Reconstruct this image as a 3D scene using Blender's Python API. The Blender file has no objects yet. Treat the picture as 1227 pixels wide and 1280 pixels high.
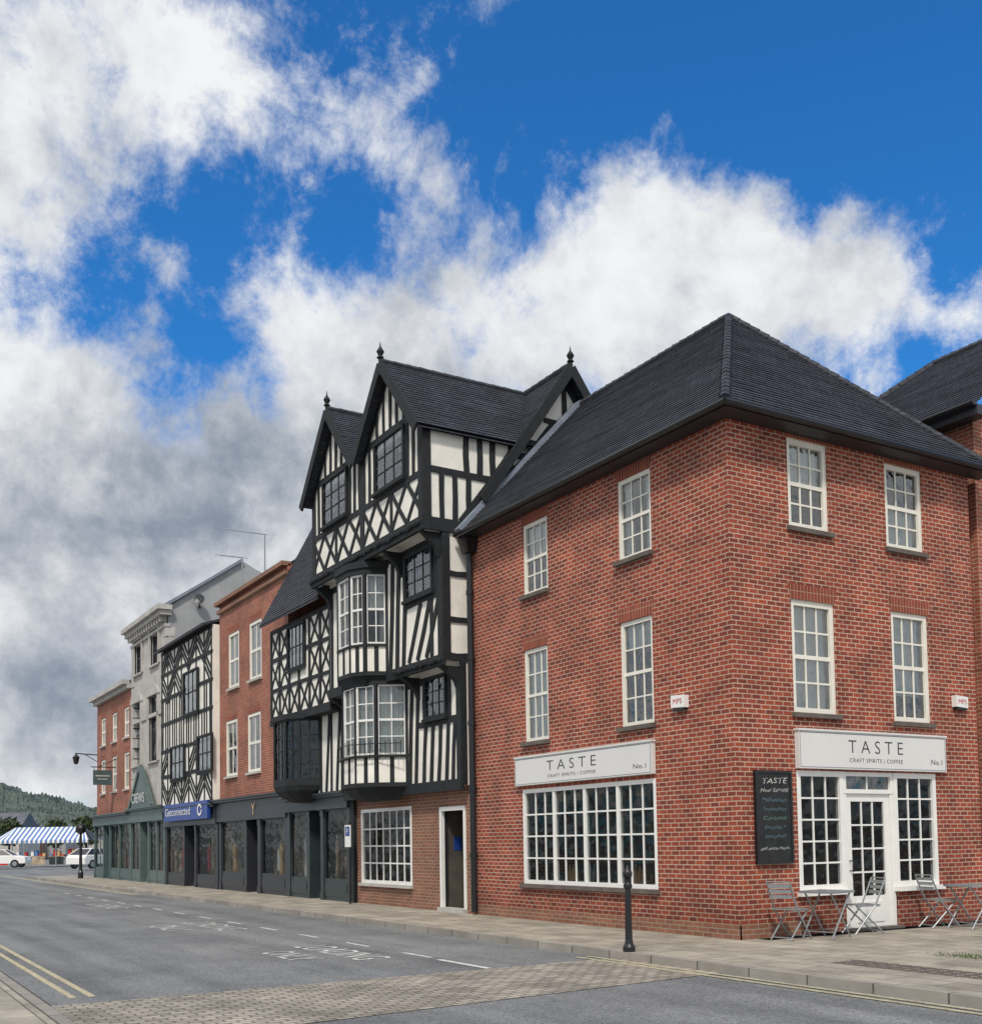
import bpy, math, random
from mathutils import Vector as V, Matrix
random.seed(7)
R=math.radians
C=bpy.context.scene.collection
# ---------------------------------------------------------------- camera model (photo pixels -> real planes)
f=1373.; cx=613.5; cy=979.
p=R(3.0); r=R(0.9)
Z=V((0,0,1)); yaw=math.atan(.6036)
f0=V((-math.cos(yaw),math.sin(yaw),0)); rt=V((math.sin(yaw),math.cos(yaw),0))
fw=f0*math.cos(p)+Z*math.sin(p); up=Z*math.cos(p)-f0*math.sin(p)
rc=rt*math.cos(r)-up*math.sin(r); uc=up*math.cos(r)+rt*math.sin(r)
def ray(px,py): return fw+rc*((px-cx)/f)+uc*((cy-py)/f)
CH=1.55
_d=ray(925,1175); CAM=_d*(-CH/-_d.z)
def gnd(px,py,z=0.):
    d=ray(px,py); s=(z-CAM.z)/d.z; return CAM+d*s
def atd(px,D,z=0.):
    d=ray(px,1055); d=V((d.x,d.y,0)); d/=d.dot(f0); q=CAM+d*D; return V((q.x,q.y,z))
cam=bpy.data.cameras.new('camera'); co=bpy.data.objects.new('camera',cam); C.objects.link(co)
co.matrix_world=Matrix(((rc.x,uc.x,-fw.x,CAM.x),(rc.y,uc.y,-fw.y,CAM.y),(rc.z,uc.z,-fw.z,CAM.z),(0,0,0,1)))
cam.lens=f/1280*36; cam.sensor_width=36; cam.shift_y=(cy-640)/1280; cam.clip_end=5000; cam.clip_start=.1
bpy.context.scene.camera=co
# ---------------------------------------------------------------- frames
class Fr:
    def __init__(s,o,e):
        s.o=V((o[0],o[1],0)); s.e=V((e[0],e[1],0)).normalized(); s.n=V((-s.e.y,s.e.x,0))
    def m(s,a,d,z):
        q=s.o+s.e*a+s.n*d; return V((q.x,q.y,z))
    def at(s,px,py):
        d=ray(px,py); t=(s.o-CAM).dot(s.n)/d.dot(s.n); q=CAM+d*t; return ((q-s.o).dot(s.e),q.z)
    def rect(s,x0,x1,yt,yb):
        ym=(yt+yb)/2; xm=(x0+x1)/2
        return (s.at(x0,ym)[0],s.at(x1,ym)[0],s.at(xm,yb)[1],s.at(xm,yt)[1])
def S(y): return Fr((0,y),(1,0))
def E(x): return Fr((x,0),(0,1))
# ---------------------------------------------------------------- mesh builder
class MB:
    def __init__(s): s.v=[]; s.f=[]
    def add(s,vs,fs):
        n=len(s.v); s.v+= [V(q) for q in vs]; s.f+=[tuple(i+n for i in q) for q in fs]
    def quad(s,*q): s.add(q,[tuple(range(len(q)))])
    def hexa(s,q): s.add(q,[(0,3,2,1),(4,5,6,7),(0,1,5,4),(1,2,6,5),(2,3,7,6),(3,0,4,7)])
    def box(s,x0,x1,y0,y1,z0,z1):
        s.hexa([(x0,y0,z0),(x1,y0,z0),(x1,y1,z0),(x0,y1,z0),(x0,y0,z1),(x1,y0,z1),(x1,y1,z1),(x0,y1,z1)])
    def fbox(s,F,a0,a1,d0,d1,z0,z1):
        s.hexa([F.m(a0,d0,z0),F.m(a1,d0,z0),F.m(a1,d1,z0),F.m(a0,d1,z0),F.m(a0,d0,z1),F.m(a1,d0,z1),F.m(a1,d1,z1),F.m(a0,d1,z1)])
    def prism(s,F,pts,d0,d1):
        n=len(pts); vs=[F.m(a,d0,z) for a,z in pts]+[F.m(a,d1,z) for a,z in pts]
        fs=[tuple(range(n)),tuple(range(2*n-1,n-1,-1))]+[(i,(i+1)%n,n+(i+1)%n,n+i) for i in range(n)]
        s.add(vs,fs)
    def plan(s,pts,z0,z1):
        n=len(pts); vs=[(a,b,z0) for a,b in pts]+[(a,b,z1) for a,b in pts]
        fs=[tuple(range(n)),tuple(range(2*n-1,n-1,-1))]+[(i,(i+1)%n,n+(i+1)%n,n+i) for i in range(n)]
        s.add(vs,fs)
    def bar(s,F,a0,z0,a1,z1,w,d0=-.03,d1=.02):
        dx,dz=a1-a0,z1-z0; L=math.hypot(dx,dz) or 1; nx,nz=-dz/L*w/2,dx/L*w/2
        e=.0006*random.random()*10; d0-=e
        bow=random.uniform(-.45,.45)
        am,zm=(a0+a1)/2+nx*bow,(z0+z1)/2+nz*bow
        k=[random.uniform(.84,1.14) for _ in range(6)]
        s.prism(F,[(a0-nx*k[0],z0-nz*k[0]),(am-nx*k[1],zm-nz*k[1]),(a1-nx*k[2],z1-nz*k[2]),(a1+nx*k[3],z1+nz*k[3]),(am+nx*k[4],zm+nz*k[4]),(a0+nx*k[5],z0+nz*k[5])],d0,d1)
    def tube(s,a,b,r0,r1=None,n=8):
        a=V(a);b=V(b); r1=r0 if r1 is None else r1
        d=(b-a).normalized(); x=d.orthogonal().normalized(); y=d.cross(x)
        vs=[a+(x*math.cos(t*2*math.pi/n)+y*math.sin(t*2*math.pi/n))*r0 for t in range(n)]+[b+(x*math.cos(t*2*math.pi/n)+y*math.sin(t*2*math.pi/n))*r1 for t in range(n)]
        s.add(vs,[(i,(i+1)%n,n+(i+1)%n,n+i) for i in range(n)]+[tuple(range(n-1,-1,-1)),tuple(range(n,2*n))])
    def lathe(s,c,prof,n=16):
        c=V(c); k=len(prof); vs=[]
        for rr,z in prof:
            for t in range(n): vs.append(c+V((rr*math.cos(t*2*math.pi/n),rr*math.sin(t*2*math.pi/n),z)))
        fs=[(j*n+i,j*n+(i+1)%n,(j+1)*n+(i+1)%n,(j+1)*n+i) for j in range(k-1) for i in range(n)]
        fs+=[tuple(range(n-1,-1,-1)),tuple(range((k-1)*n,k*n))]
        s.add(vs,fs)
    def tiles(s,bl,br,tr,tl,n,lift=.021):
        bl,br,tr,tl=V(bl),V(br),V(tr),V(tl)
        nn=(br-bl).cross(tl-bl).normalized()
        if nn.z<0: nn=-nn
        for i in range(n):
            t0,t1=i/n,(i+1.15)/n; t1=min(t1,1)
            a=bl.lerp(tl,t0);b=br.lerp(tr,t0);c=br.lerp(tr,t1);d=bl.lerp(tl,t1)
            m=max(1,int((b-a).length/.9))
            ks=[nn*(lift+random.uniform(-.004,.004)) for _ in range(m+1)]
            for j in range(m):
                u0,u1=j/m,(j+1)/m
                A,B_,C_,D_=a.lerp(b,u0),a.lerp(b,u1),d.lerp(c,u1),d.lerp(c,u0)
                s.quad(A+ks[j],B_+ks[j+1],C_+nn*.002,D_+nn*.002)
                s.quad(A,B_,B_+ks[j+1],A+ks[j])
    def wall(s,F,a0,a1,z0,z1,ops=(),rev=.13,d=0.):
        A=sorted({a0,a1}|{min(max(o[i],a0),a1) for o in ops for i in (0,1)})
        Zs=sorted({z0,z1}|{min(max(o[i],z0),z1) for o in ops for i in (2,3)})
        for i in range(len(A)-1):
            for j in range(len(Zs)-1):
                ca,cz=(A[i]+A[i+1])/2,(Zs[j]+Zs[j+1])/2
                if any(o[0]<ca<o[1] and o[2]<cz<o[3] for o in ops): continue
                s.quad(F.m(A[i],d,Zs[j]),F.m(A[i+1],d,Zs[j]),F.m(A[i+1],d,Zs[j+1]),F.m(A[i],d,Zs[j+1]))
        for o in ops:
            for (u,w,x,y) in ((o[0],o[2],o[0],o[3]),(o[1],o[2],o[1],o[3]),(o[0],o[2],o[1],o[2]),(o[0],o[3],o[1],o[3])):
                s.quad(F.m(u,d,w),F.m(x,d,y),F.m(x,d+rev,y),F.m(u,d+rev,w))
ORG={}
def part(name,mb,mat,parent=None,org=None,smooth=False):
    o0=ORG[parent] if parent else (V(org) if org is not None else V((0,0,0)))
    me=bpy.data.meshes.new(name); me.from_pydata([q-o0 for q in mb.v],[],mb.f); me.materials.append(mat)
    if smooth:
        for q in me.polygons: q.use_smooth=True
    ob=bpy.data.objects.new(name,me); C.objects.link(ob); ORG[ob]=o0
    if parent: ob.parent=parent
    else: ob.location=o0
    return ob
def tag(o,label=None,cat=None,group=None,kind=None):
    if label: o['label']=label
    if cat: o['category']=cat
    if group: o['group']=group
    if kind: o['kind']=kind
    return o
def thing(name,label,cat,loc,group=None):
    o=bpy.data.objects.new(name,None); C.objects.link(o); o.location=loc; ORG[o]=V(loc); o.empty_display_size=.2
    return tag(o,label,cat,group)
def dup(root,loc,rz,label,group=None):
    c=root.copy(); C.objects.link(c); c.location=loc; c.rotation_euler=(0,0,rz); c['label']=label
    if group: c['group']=group
    for ch in list(root.children):
        d=ch.copy(); C.objects.link(d); d.parent=c
        for g in list(ch.children):
            h=g.copy(); C.objects.link(h); h.parent=d
    return c
# ---------------------------------------------------------------- materials
def new(name):
    m=bpy.data.materials.new(name); m.use_nodes=True; nt=m.node_tree; return m,nt,nt.nodes['Principled BSDF']
def N(nt,t,**k):
    n=nt.nodes.new(t)
    for a,b in k.items(): setattr(n,a,b)
    return n
def c4(c,k=1.): return (c[0]*k,c[1]*k,c[2]*k,1)
def plain(name,col,rough=.6,amt=.15,scale=3.,bump=.0,metal=0.,bscale=40):
    m,nt,b=new(name); L=nt.links
    g=N(nt,'ShaderNodeNewGeometry'); n=N(nt,'ShaderNodeTexNoise'); n.inputs['Scale'].default_value=scale; n.inputs['Detail'].default_value=6
    n.inputs['Roughness'].default_value=.65
    L.new(g.outputs['Position'],n.inputs['Vector'])
    mr=N(nt,'ShaderNodeMapRange'); mr.inputs[1].default_value=.3; mr.inputs[2].default_value=.7; L.new(n.outputs[0],mr.inputs[0])
    mx=N(nt,'ShaderNodeMix',data_type='RGBA'); L.new(mr.outputs[0],mx.inputs[0]); mx.inputs[6].default_value=c4(col,1-amt); mx.inputs[7].default_value=c4(col,1+amt)
    L.new(mx.outputs[2],b.inputs['Base Color']); b.inputs['Roughness'].default_value=rough; b.inputs['Metallic'].default_value=metal
    if bump:
        n2=N(nt,'ShaderNodeTexNoise'); n2.inputs['Scale'].default_value=bscale; n2.inputs['Detail'].default_value=4; L.new(g.outputs['Position'],n2.inputs['Vector'])
        bp=N(nt,'ShaderNodeBump'); bp.inputs['Strength'].default_value=bump; bp.inputs['Distance'].default_value=.01
        L.new(n2.outputs[0],bp.inputs['Height']); L.new(bp.outputs[0],b.inputs['Normal'])
    return m
def planar(nt,vs=1.,ground=False):
    L=nt.links; g=N(nt,'ShaderNodeNewGeometry'); sp=N(nt,'ShaderNodeSeparateXYZ'); L.new(g.outputs['Position'],sp.inputs[0])
    cb=N(nt,'ShaderNodeCombineXYZ')
    if ground:
        L.new(sp.outputs[0],cb.inputs[0]); L.new(sp.outputs[1],cb.inputs[1]); return cb.outputs[0],g
    sn=N(nt,'ShaderNodeSeparateXYZ'); L.new(g.outputs['True Normal'],sn.inputs[0])
    ax=N(nt,'ShaderNodeMath',operation='ABSOLUTE'); L.new(sn.outputs[0],ax.inputs[0])
    ay=N(nt,'ShaderNodeMath',operation='ABSOLUTE'); L.new(sn.outputs[1],ay.inputs[0])
    gt=N(nt,'ShaderNodeMath',operation='GREATER_THAN'); L.new(ax.outputs[0],gt.inputs[0]); L.new(ay.outputs[0],gt.inputs[1])
    mx=N(nt,'ShaderNodeMix',data_type='FLOAT'); L.new(gt.outputs[0],mx.inputs[0]); L.new(sp.outputs[0],mx.inputs[2]); L.new(sp.outputs[1],mx.inputs[3])
    L.new(mx.outputs[0],cb.inputs[0]); mu=N(nt,'ShaderNodeMath',operation='MULTIPLY'); mu.inputs[1].default_value=vs; L.new(sp.outputs[2],mu.inputs[0]); L.new(mu.outputs[0],cb.inputs[1])
    return cb.outputs[0],g
def brick(name,c1,c2,mo,bw=.225,rh=.075,ms=.009,rough=.85,bump=.5,ground=False,dirt=.3,vs=1.,off=.5,rot=0.,dscale=.7,smooth=.1,jit=0.,low=0.):
    m,nt,b=new(name); L=nt.links; v,g=planar(nt,vs,ground)
    if rot:
        mp=N(nt,'ShaderNodeMapping'); mp.inputs['Rotation'].default_value=(0,0,rot); L.new(v,mp.inputs[0]); v=mp.outputs[0]
    if jit:
        jn=N(nt,'ShaderNodeTexNoise'); jn.inputs['Scale'].default_value=1.7; L.new(v,jn.inputs['Vector'])
        va=N(nt,'ShaderNodeVectorMath',operation='SCALE'); L.new(jn.outputs['Color'],va.inputs[0]); va.inputs['Scale'].default_value=jit
        vb=N(nt,'ShaderNodeVectorMath',operation='ADD'); L.new(v,vb.inputs[0]); L.new(va.outputs[0],vb.inputs[1]); v=vb.outputs[0]
    t=N(nt,'ShaderNodeTexBrick'); t.offset=off; L.new(v,t.inputs['Vector']); t.inputs['Scale'].default_value=1
    t.inputs['Brick Width'].default_value=bw; t.inputs['Row Height'].default_value=rh; t.inputs['Mortar Size'].default_value=ms; t.inputs['Mortar Smooth'].default_value=smooth
    t.inputs['Color1'].default_value=c4(c1); t.inputs['Color2'].default_value=c4(c2); t.inputs['Mortar'].default_value=c4(mo); t.inputs['Bias'].default_value=-.1
    n=N(nt,'ShaderNodeTexNoise'); n.inputs['Scale'].default_value=dscale; n.inputs['Detail'].default_value=9; n.inputs['Roughness'].default_value=.7; L.new(g.outputs['Position'],n.inputs['Vector'])
    mr=N(nt,'ShaderNodeMapRange'); mr.inputs[1].default_value=.3; mr.inputs[2].default_value=.7; mr.inputs[3].default_value=1-dirt; mr.inputs[4].default_value=1+dirt*.6; L.new(n.outputs[0],mr.inputs[0])
    fac=mr.outputs[0]
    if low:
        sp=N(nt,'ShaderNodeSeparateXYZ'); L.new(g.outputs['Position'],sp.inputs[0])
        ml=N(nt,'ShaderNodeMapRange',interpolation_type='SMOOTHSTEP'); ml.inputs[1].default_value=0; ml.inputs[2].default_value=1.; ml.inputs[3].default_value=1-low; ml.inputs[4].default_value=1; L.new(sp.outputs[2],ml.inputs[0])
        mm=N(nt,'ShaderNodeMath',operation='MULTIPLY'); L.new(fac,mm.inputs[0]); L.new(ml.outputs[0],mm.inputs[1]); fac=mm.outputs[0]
    vm=N(nt,'ShaderNodeVectorMath',operation='SCALE'); L.new(t.outputs['Color'],vm.inputs[0]); L.new(fac,vm.inputs['Scale'])
    L.new(vm.outputs[0],b.inputs['Base Color']); b.inputs['Roughness'].default_value=rough
    n2=N(nt,'ShaderNodeTexNoise'); n2.inputs['Scale'].default_value=30; n2.inputs['Detail'].default_value=3; L.new(g.outputs['Position'],n2.inputs['Vector'])
    ma=N(nt,'ShaderNodeMath',operation='MULTIPLY_ADD'); L.new(t.outputs['Fac'],ma.inputs[0]); ma.inputs[1].default_value=-1; 
    m5=N(nt,'ShaderNodeMath',operation='MULTIPLY'); m5.inputs[1].default_value=.5; L.new(n2.outputs[0],m5.inputs[0]); L.new(m5.outputs[0],ma.inputs[2])
    bp=N(nt,'ShaderNodeBump'); bp.inputs['Strength'].default_value=bump; bp.inputs['Distance'].default_value=.012; L.new(ma.outputs[0],bp.inputs['Height']); L.new(bp.outputs[0],b.inputs['Normal'])
    return m
def glassmat(name,tint=(.8,.87,.9),k=1.3,base=.05):
    m,nt,b=new(name); nt.nodes.remove(b); L=nt.links; out=nt.nodes['Material Output']
    fr=N(nt,'ShaderNodeFresnel'); fr.inputs[0].default_value=1.5
    ma=N(nt,'ShaderNodeMath',operation='MULTIPLY_ADD'); ma.inputs[1].default_value=k; ma.inputs[2].default_value=base; ma.use_clamp=True; L.new(fr.outputs[0],ma.inputs[0])
    g=N(nt,'ShaderNodeNewGeometry'); n=N(nt,'ShaderNodeTexNoise'); n.inputs['Scale'].default_value=2.6; L.new(g.outputs['Position'],n.inputs['Vector'])
    bp=N(nt,'ShaderNodeBump'); bp.inputs['Strength'].default_value=.5; bp.inputs['Distance'].default_value=.06; L.new(n.outputs[0],bp.inputs['Height'])
    tr=N(nt,'ShaderNodeBsdfTransparent'); tr.inputs[0].default_value=c4(tint)
    gl=N(nt,'ShaderNodeBsdfGlossy'); gl.inputs['Roughness'].default_value=.03; L.new(bp.outputs[0],gl.inputs['Normal'])
    mx=N(nt,'ShaderNodeMixShader'); L.new(ma.outputs[0],mx.inputs[0]); L.new(tr.outputs[0],mx.inputs[1]); L.new(gl.outputs[0],mx.inputs[2]); L.new(mx.outputs[0],out.inputs[0])
    return m
M={}
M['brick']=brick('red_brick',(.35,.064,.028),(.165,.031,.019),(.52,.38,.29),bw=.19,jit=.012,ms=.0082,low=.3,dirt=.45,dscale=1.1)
M['brick2']=brick('old_brick',(.36,.098,.056),(.22,.058,.038),(.40,.28,.2),dirt=.45)
M['brick3']=brick('brown_brick',(.28,.11,.065),(.19,.075,.045),(.30,.24,.18))
M['soldier']=brick('lintel_brick',(.29,.056,.027),(.20,.039,.021),(.42,.28,.19),bw=.075,rh=.26,off=0.,ms=.006)
M['tile']=brick('roof_tile',(.050,.055,.070),(.028,.032,.043),(.010,.011,.015),bw=.165,rh=.088,ms=.006,rough=.75,dirt=.45,bump=.6,dscale=1.6)
M['slate']=brick('slate',(.13,.14,.165),(.10,.11,.13),(.06,.06,.07),bw=.25,rh=.12,ms=.006,rough=.6,dirt=.3)
M['timber']=plain('black_timber',(.0095,.012,.0145),.75,.5,6,.6)
M['plaster']=plain('cream_plaster',(.82,.79,.71),.8,.12,2.,.3)
M['white']=plain('white_paint',(.80,.79,.76),.45,.06,4)
M['cream']=plain('cream_paint',(.79,.76,.67),.45,.07,4)
M['sign']=plain('sign_white',(.70,.69,.67),.4,.03,1)
M['lead']=plain('lead',(.20,.23,.28),.5,.2,3)
M['stone']=plain('sill_stone',(.12,.10,.085),.8,.3,4,.4)
M['pale']=plain('pale_stone',(.45,.43,.40),.8,.2,2,.3)
M['render']=plain('grey_render',(.33,.335,.34),.8,.15,1.,.2)
M['black']=plain('black_paint',(.012,.012,.014),.35,.2,5)
M['dkgreen']=plain('dark_green_paint',(.025,.038,.04),.4,.2,3)
M['grgreen']=plain('grey_green_paint',(.085,.12,.115),.45,.2,3)
M['tealgreen']=plain('faded_teal_paint',(.06,.10,.10),.45,.2,3)
M['charcoal']=plain('charcoal_paint',(.024,.026,.032),.4,.2,3)
M['blue']=plain('blue_sign',(.016,.055,.27),.4,.1,3)
M['red']=plain('red_sign',(.5,.02,.015),.5,.2,3)
M['glass']=glassmat('window_glass',base=.13)
M['bglass']=glassmat('bay_glass',(.75,.8,.82),.8,.05)
M['sglass']=glassmat('shop_glass',(.72,.76,.76),.55,.03)
M['dglass']=glassmat('dark_glass',(.35,.4,.42),.5,.05)
M['curtain']=plain('net_curtain',(.78,.77,.72),.9,.12,9)
M['warm']=plain('warm_fabric',(.6,.38,.18),.9,.3,3)
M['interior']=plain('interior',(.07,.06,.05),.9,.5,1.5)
M['backdrop']=plain('shop_backdrop',(.36,.29,.22),.9,.8,1.2)
M['dark']=plain('dark_board',(.014,.016,.017),.7,.6,5)
M['grey_metal']=plain('grey_metal',(.30,.32,.33),.4,.1,8,metal=.4)
M['chalk']=plain('chalk',(.55,.55,.53),.9,.3,60)
M['chalkb']=plain('chalk_blue',(.12,.20,.25),.9,.35,60)
M['chalkg']=plain('chalk_green',(.14,.25,.22),.9,.35,60)
M['text']=plain('text_black',(.02,.02,.025),.5,.1,9)
M['textr']=plain('text_red',(.5,.03,.02),.5,.1,9)
M['mark']=plain('road_white',(.56,.56,.54),.85,.35,5,.3)
M['yellow']=plain('road_yellow',(.44,.39,.26),.85,.35,9,.3)
M['disp1']=plain('display_mix',(.36,.28,.2),.8,.8,4)
def asphalt(name,a,b_):
    m,nt,b=new(name); L=nt.links; g=N(nt,'ShaderNodeNewGeometry')
    n=N(nt,'ShaderNodeTexNoise'); n.inputs['Scale'].default_value=.5; n.inputs['Detail'].default_value=10; n.inputs['Roughness'].default_value=.7; L.new(g.outputs['Position'],n.inputs['Vector'])
    mp=N(nt,'ShaderNodeMapping'); mp.inputs['Scale'].default_value=(.12,1.6,1); L.new(g.outputs['Position'],mp.inputs[0])
    n3=N(nt,'ShaderNodeTexNoise'); n3.inputs['Scale'].default_value=1; n3.inputs['Detail'].default_value=6; L.new(mp.outputs[0],n3.inputs['Vector'])
    ad=N(nt,'ShaderNodeMath',operation='ADD'); L.new(n.outputs[0],ad.inputs[0]); L.new(n3.outputs[0],ad.inputs[1])
    mr=N(nt,'ShaderNodeMapRange'); mr.inputs[1].default_value=.75; mr.inputs[2].default_value=1.25; L.new(ad.outputs[0],mr.inputs[0])
    n2=N(nt,'ShaderNodeTexNoise'); n2.inputs['Scale'].default_value=45; n2.inputs['Detail'].default_value=5; L.new(g.outputs['Position'],n2.inputs['Vector'])
    mx=N(nt,'ShaderNodeMix',data_type='RGBA'); L.new(mr.outputs[0],mx.inputs[0]); mx.inputs[6].default_value=c4(a); mx.inputs[7].default_value=c4(b_)
    mr2=N(nt,'ShaderNodeMapRange'); mr2.inputs[1].default_value=.3; mr2.inputs[2].default_value=.7; mr2.inputs[3].default_value=.5; mr2.inputs[4].default_value=1.55; L.new(n2.outputs[0],mr2.inputs[0])
    vm=N(nt,'ShaderNodeVectorMath',operation='SCALE'); L.new(mx.outputs[2],vm.inputs[0]); L.new(mr2.outputs[0],vm.inputs['Scale']); L.new(vm.outputs[0],b.inputs['Base Color'])
    b.inputs['Roughness'].default_value=.85
    bp=N(nt,'ShaderNodeBump'); bp.inputs['Strength'].default_value=.6; bp.inputs['Distance'].default_value=.01; L.new(n2.outputs[0],bp.inputs['Height']); L.new(bp.outputs[0],b.inputs['Normal'])
    return m
M['asphalt']=asphalt('asphalt',(.105,.11,.113),(.215,.22,.22))
M['paving']=brick('paving_slab',(.40,.36,.29),(.30,.27,.22),(.15,.13,.11),bw=.62,rh=.42,ms=.010,ground=True,dirt=.45,dscale=1.2)
M['setts']=brick('stone_setts',(.42,.375,.31),(.25,.22,.185),(.14,.125,.105),bw=.2,rh=.11,ms=.014,ground=True,dirt=.45,dscale=1.,smooth=.6,bump=1.,rot=R(90),jit=.05)
M['kerb']=brick('kerb_stone',(.34,.31,.27),(.26,.24,.21),(.1,.09,.08),bw=.9,rh=5.,ms=.012,ground=True,dirt=.35)
M['hill']=plain('hill_haze_green',(.080,.105,.085),.95,.55,.06,0)  # green shifted towards grey-blue: distance haze put into the colour
M['canvas_b']=plain('blue_canvas',(.09,.19,.42),.7,.1,3)
# ---------------------------------------------------------------- window + text helpers
def window(root,F,a0,a1,z0,z1,cols,rows,mat=None,sash=True,d=.03,fwid=.06,bar=.022,glass=None,sill=True,lintel=False,curtain=0,mull=1,silld=.09,sillm=None,name='window',depth=.09,cut=.5,lead=False):
    mat=mat or M['white']; glass=glass or M['glass']; mb=MB()
    mb.fbox(F,a0,a0+fwid,d,d+depth,z0,z1); mb.fbox(F,a1-fwid,a1,d,d+depth,z0,z1)
    mb.fbox(F,a0+fwid,a1-fwid,d+.001,d+depth,z0,z0+fwid); mb.fbox(F,a0+fwid,a1-fwid,d+.001,d+depth,z1-fwid,z1)
    b0,b1,y0,y1=a0+fwid,a1-fwid,z0+fwid,z1-fwid
    w=(b1-b0)/mull
    for k in range(1,mull): mb.fbox(F,b0+w*k-fwid*.5,b0+w*k+fwid*.5,d+.006,d+depth-.002,y0,y1)
    for k in range(mull):
        for i in range(1,cols):
            x=b0+w*k+w*i/cols; mb.fbox(F,x-bar/2,x+bar/2,d+.03,d+.06,y0,y1)
    for j in range(1,rows):
        z=y0+(y1-y0)*j/rows
        if sash and j*2==rows: mb.fbox(F,b0,b1,d+.02,d+.075,z-bar*1.1,z+bar*1.1)
        else: mb.fbox(F,b0,b1,d+.032,d+.058,z-bar/2,z+bar/2)
    o=part(name,mb,mat,root)
    g=MB(); g.quad(F.m(b0,d+.046,y0),F.m(b1,d+.046,y0),F.m(b1,d+.046,y1),F.m(b0,d+.046,y1)); part('pane',g,glass,o)
    if lead:
        s=MB(); L_=b1-b0; nn=int(L_/.13)
        for i in range(1,nn): x=b0+L_*i/nn; s.fbox(F,x-.004,x+.004,d+.040,d+.043,y0,y1)
        nn=int((y1-y0)/.16)
        for i in range(1,nn): z=y0+(y1-y0)*i/nn; s.fbox(F,b0,b1,d+.0405,d+.0435,z-.004,z+.004)
        part('leading',s,M['lead'],o)
    if sill:
        s=MB(); s.fbox(F,a0-.05,a1+.05,-silld,d+.02,z0-.075,z0-.002); part('sill',s,sillm or M['stone'],o)
    if lintel:
        s=MB(); s.prism(F,[(a0,z1+.002),(a1,z1+.002),(a1+.07,z1+.24),(a0-.07,z1+.24)],-.004,.02); part('lintel',s,M['soldier'],o)
    if curtain:
        s=MB(); n=26; dd=d+.13
        def cur(u0,u1,zb,zt):
            for i in range(n):
                x0=u0+(u1-u0)*i/n; x1=u0+(u1-u0)*(i+1)/n
                e0=.02*math.sin(i*1.9); e1=.02*math.sin((i+1)*1.9)
                s.quad(F.m(x0,dd+e0,zb),F.m(x1,dd+e1,zb),F.m(x1,dd+e1,zt),F.m(x0,dd+e0,zt))
        if curtain==1: cur(a0,a1,z0,z1)
        elif curtain==2: cur(a0,a1,z0,(z0+z1)/2)
        elif curtain==3: cur(a0,a0+(a1-a0)*.33,z0,z1); cur(a1-(a1-a0)*.33,a1,z0,z1)
        elif curtain==4: cur(a0,a1,z1-(z1-z0)*cut,z1)
        part('curtain',s,M['curtain'],o)
    return o
def textmesh(s,h,width=None,space=1.,shear=0.,thin=0.):
    cu=bpy.data.curves.new('t','FONT'); cu.body=s; cu.size=h/.7; cu.align_x='CENTER'; cu.space_character=space; cu.resolution_u=3; cu.shear=shear; cu.offset=-thin*h
    ob=bpy.data.objects.new('t',cu); C.objects.link(ob); bpy.context.view_layer.update()
    me=bpy.data.meshes.new_from_object(ob.evaluated_get(bpy.context.evaluated_depsgraph_get()))
    vs=[q.co.copy() for q in me.vertices]; fs=[tuple(q.vertices) for q in me.polygons]
    bpy.data.objects.remove(ob); bpy.data.meshes.remove(me); bpy.data.curves.remove(cu)
    xs=[q.x for q in vs]; k=1
    if width: k=width/(max(xs)-min(xs))
    return [(q.x*k,q.y) for q in vs],fs
def text(s,F,a,z,h,mat,parent,d=-.1,width=None,space=1.,name='lettering',shear=0.,wob=0.,rot=0.,thin=0.):
    vs,fs=textmesh(s,h,width,space,shear,thin); mb=MB()
    ph=random.random()*6
    mb.add([F.m(a+x,d,z+y+wob*math.sin(x*38+ph)+rot*x) for x,y in vs],fs); return part(name,mb,mat,parent)
def shell(root,x0,x1,y0,z0,z1,depth,mat,ops=(),back=True,rev=.13,name='wall'):
    mb=MB(); F=S(y0); mb.wall(F,x0,x1,z0,z1,ops,rev)
    mb.wall(E(x1),y0,y0+depth,z0,z1); mb.wall(E(x0),y0,y0+depth,z0,z1)
    mb.wall(S(y0+depth),x0,x1,z0,z1)
    return part(name,mb,mat,root)
def gable_roof(root,x0,x1,yf,yr,yb,ze,zr,mat,name='roof',ov=.0):
    mb=MB(); n=max(4,int(abs(zr-ze)/.09))
    mb.tiles((x0-ov,yf,ze),(x1+ov,yf,ze),(x1+ov,yr,zr),(x0-ov,yr,zr),n)
    mb.tiles((x1+ov,yb,ze),(x0-ov,yb,ze),(x0-ov,yr,zr),(x1+ov,yr,zr),n)
    t=.07
    mb.quad((x0-ov,yf,ze-t),(x1+ov,yf,ze-t),(x1+ov,yr,zr-t),(x0-ov,yr,zr-t)); mb.quad((x0-ov,yb,ze-t),(x1+ov,yb,ze-t),(x1+ov,yr,zr-t),(x0-ov,yr,zr-t))
    for X in (x0-ov,x1+ov):
        mb.quad((X,yf,ze-t),(X,yf,ze+.02),(X,yr,zr+.02),(X,yr,zr-t)); mb.quad((X,yb,ze-t),(X,yb,ze+.02),(X,yr,zr+.02),(X,yr,zr-t))
    mb.quad((x0-ov,yf,ze-t),(x1+ov,yf,ze-t),(x1+ov,yf,ze+.01),(x0-ov,yf,ze+.01))
    return part(name,mb,mat,root)
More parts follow.
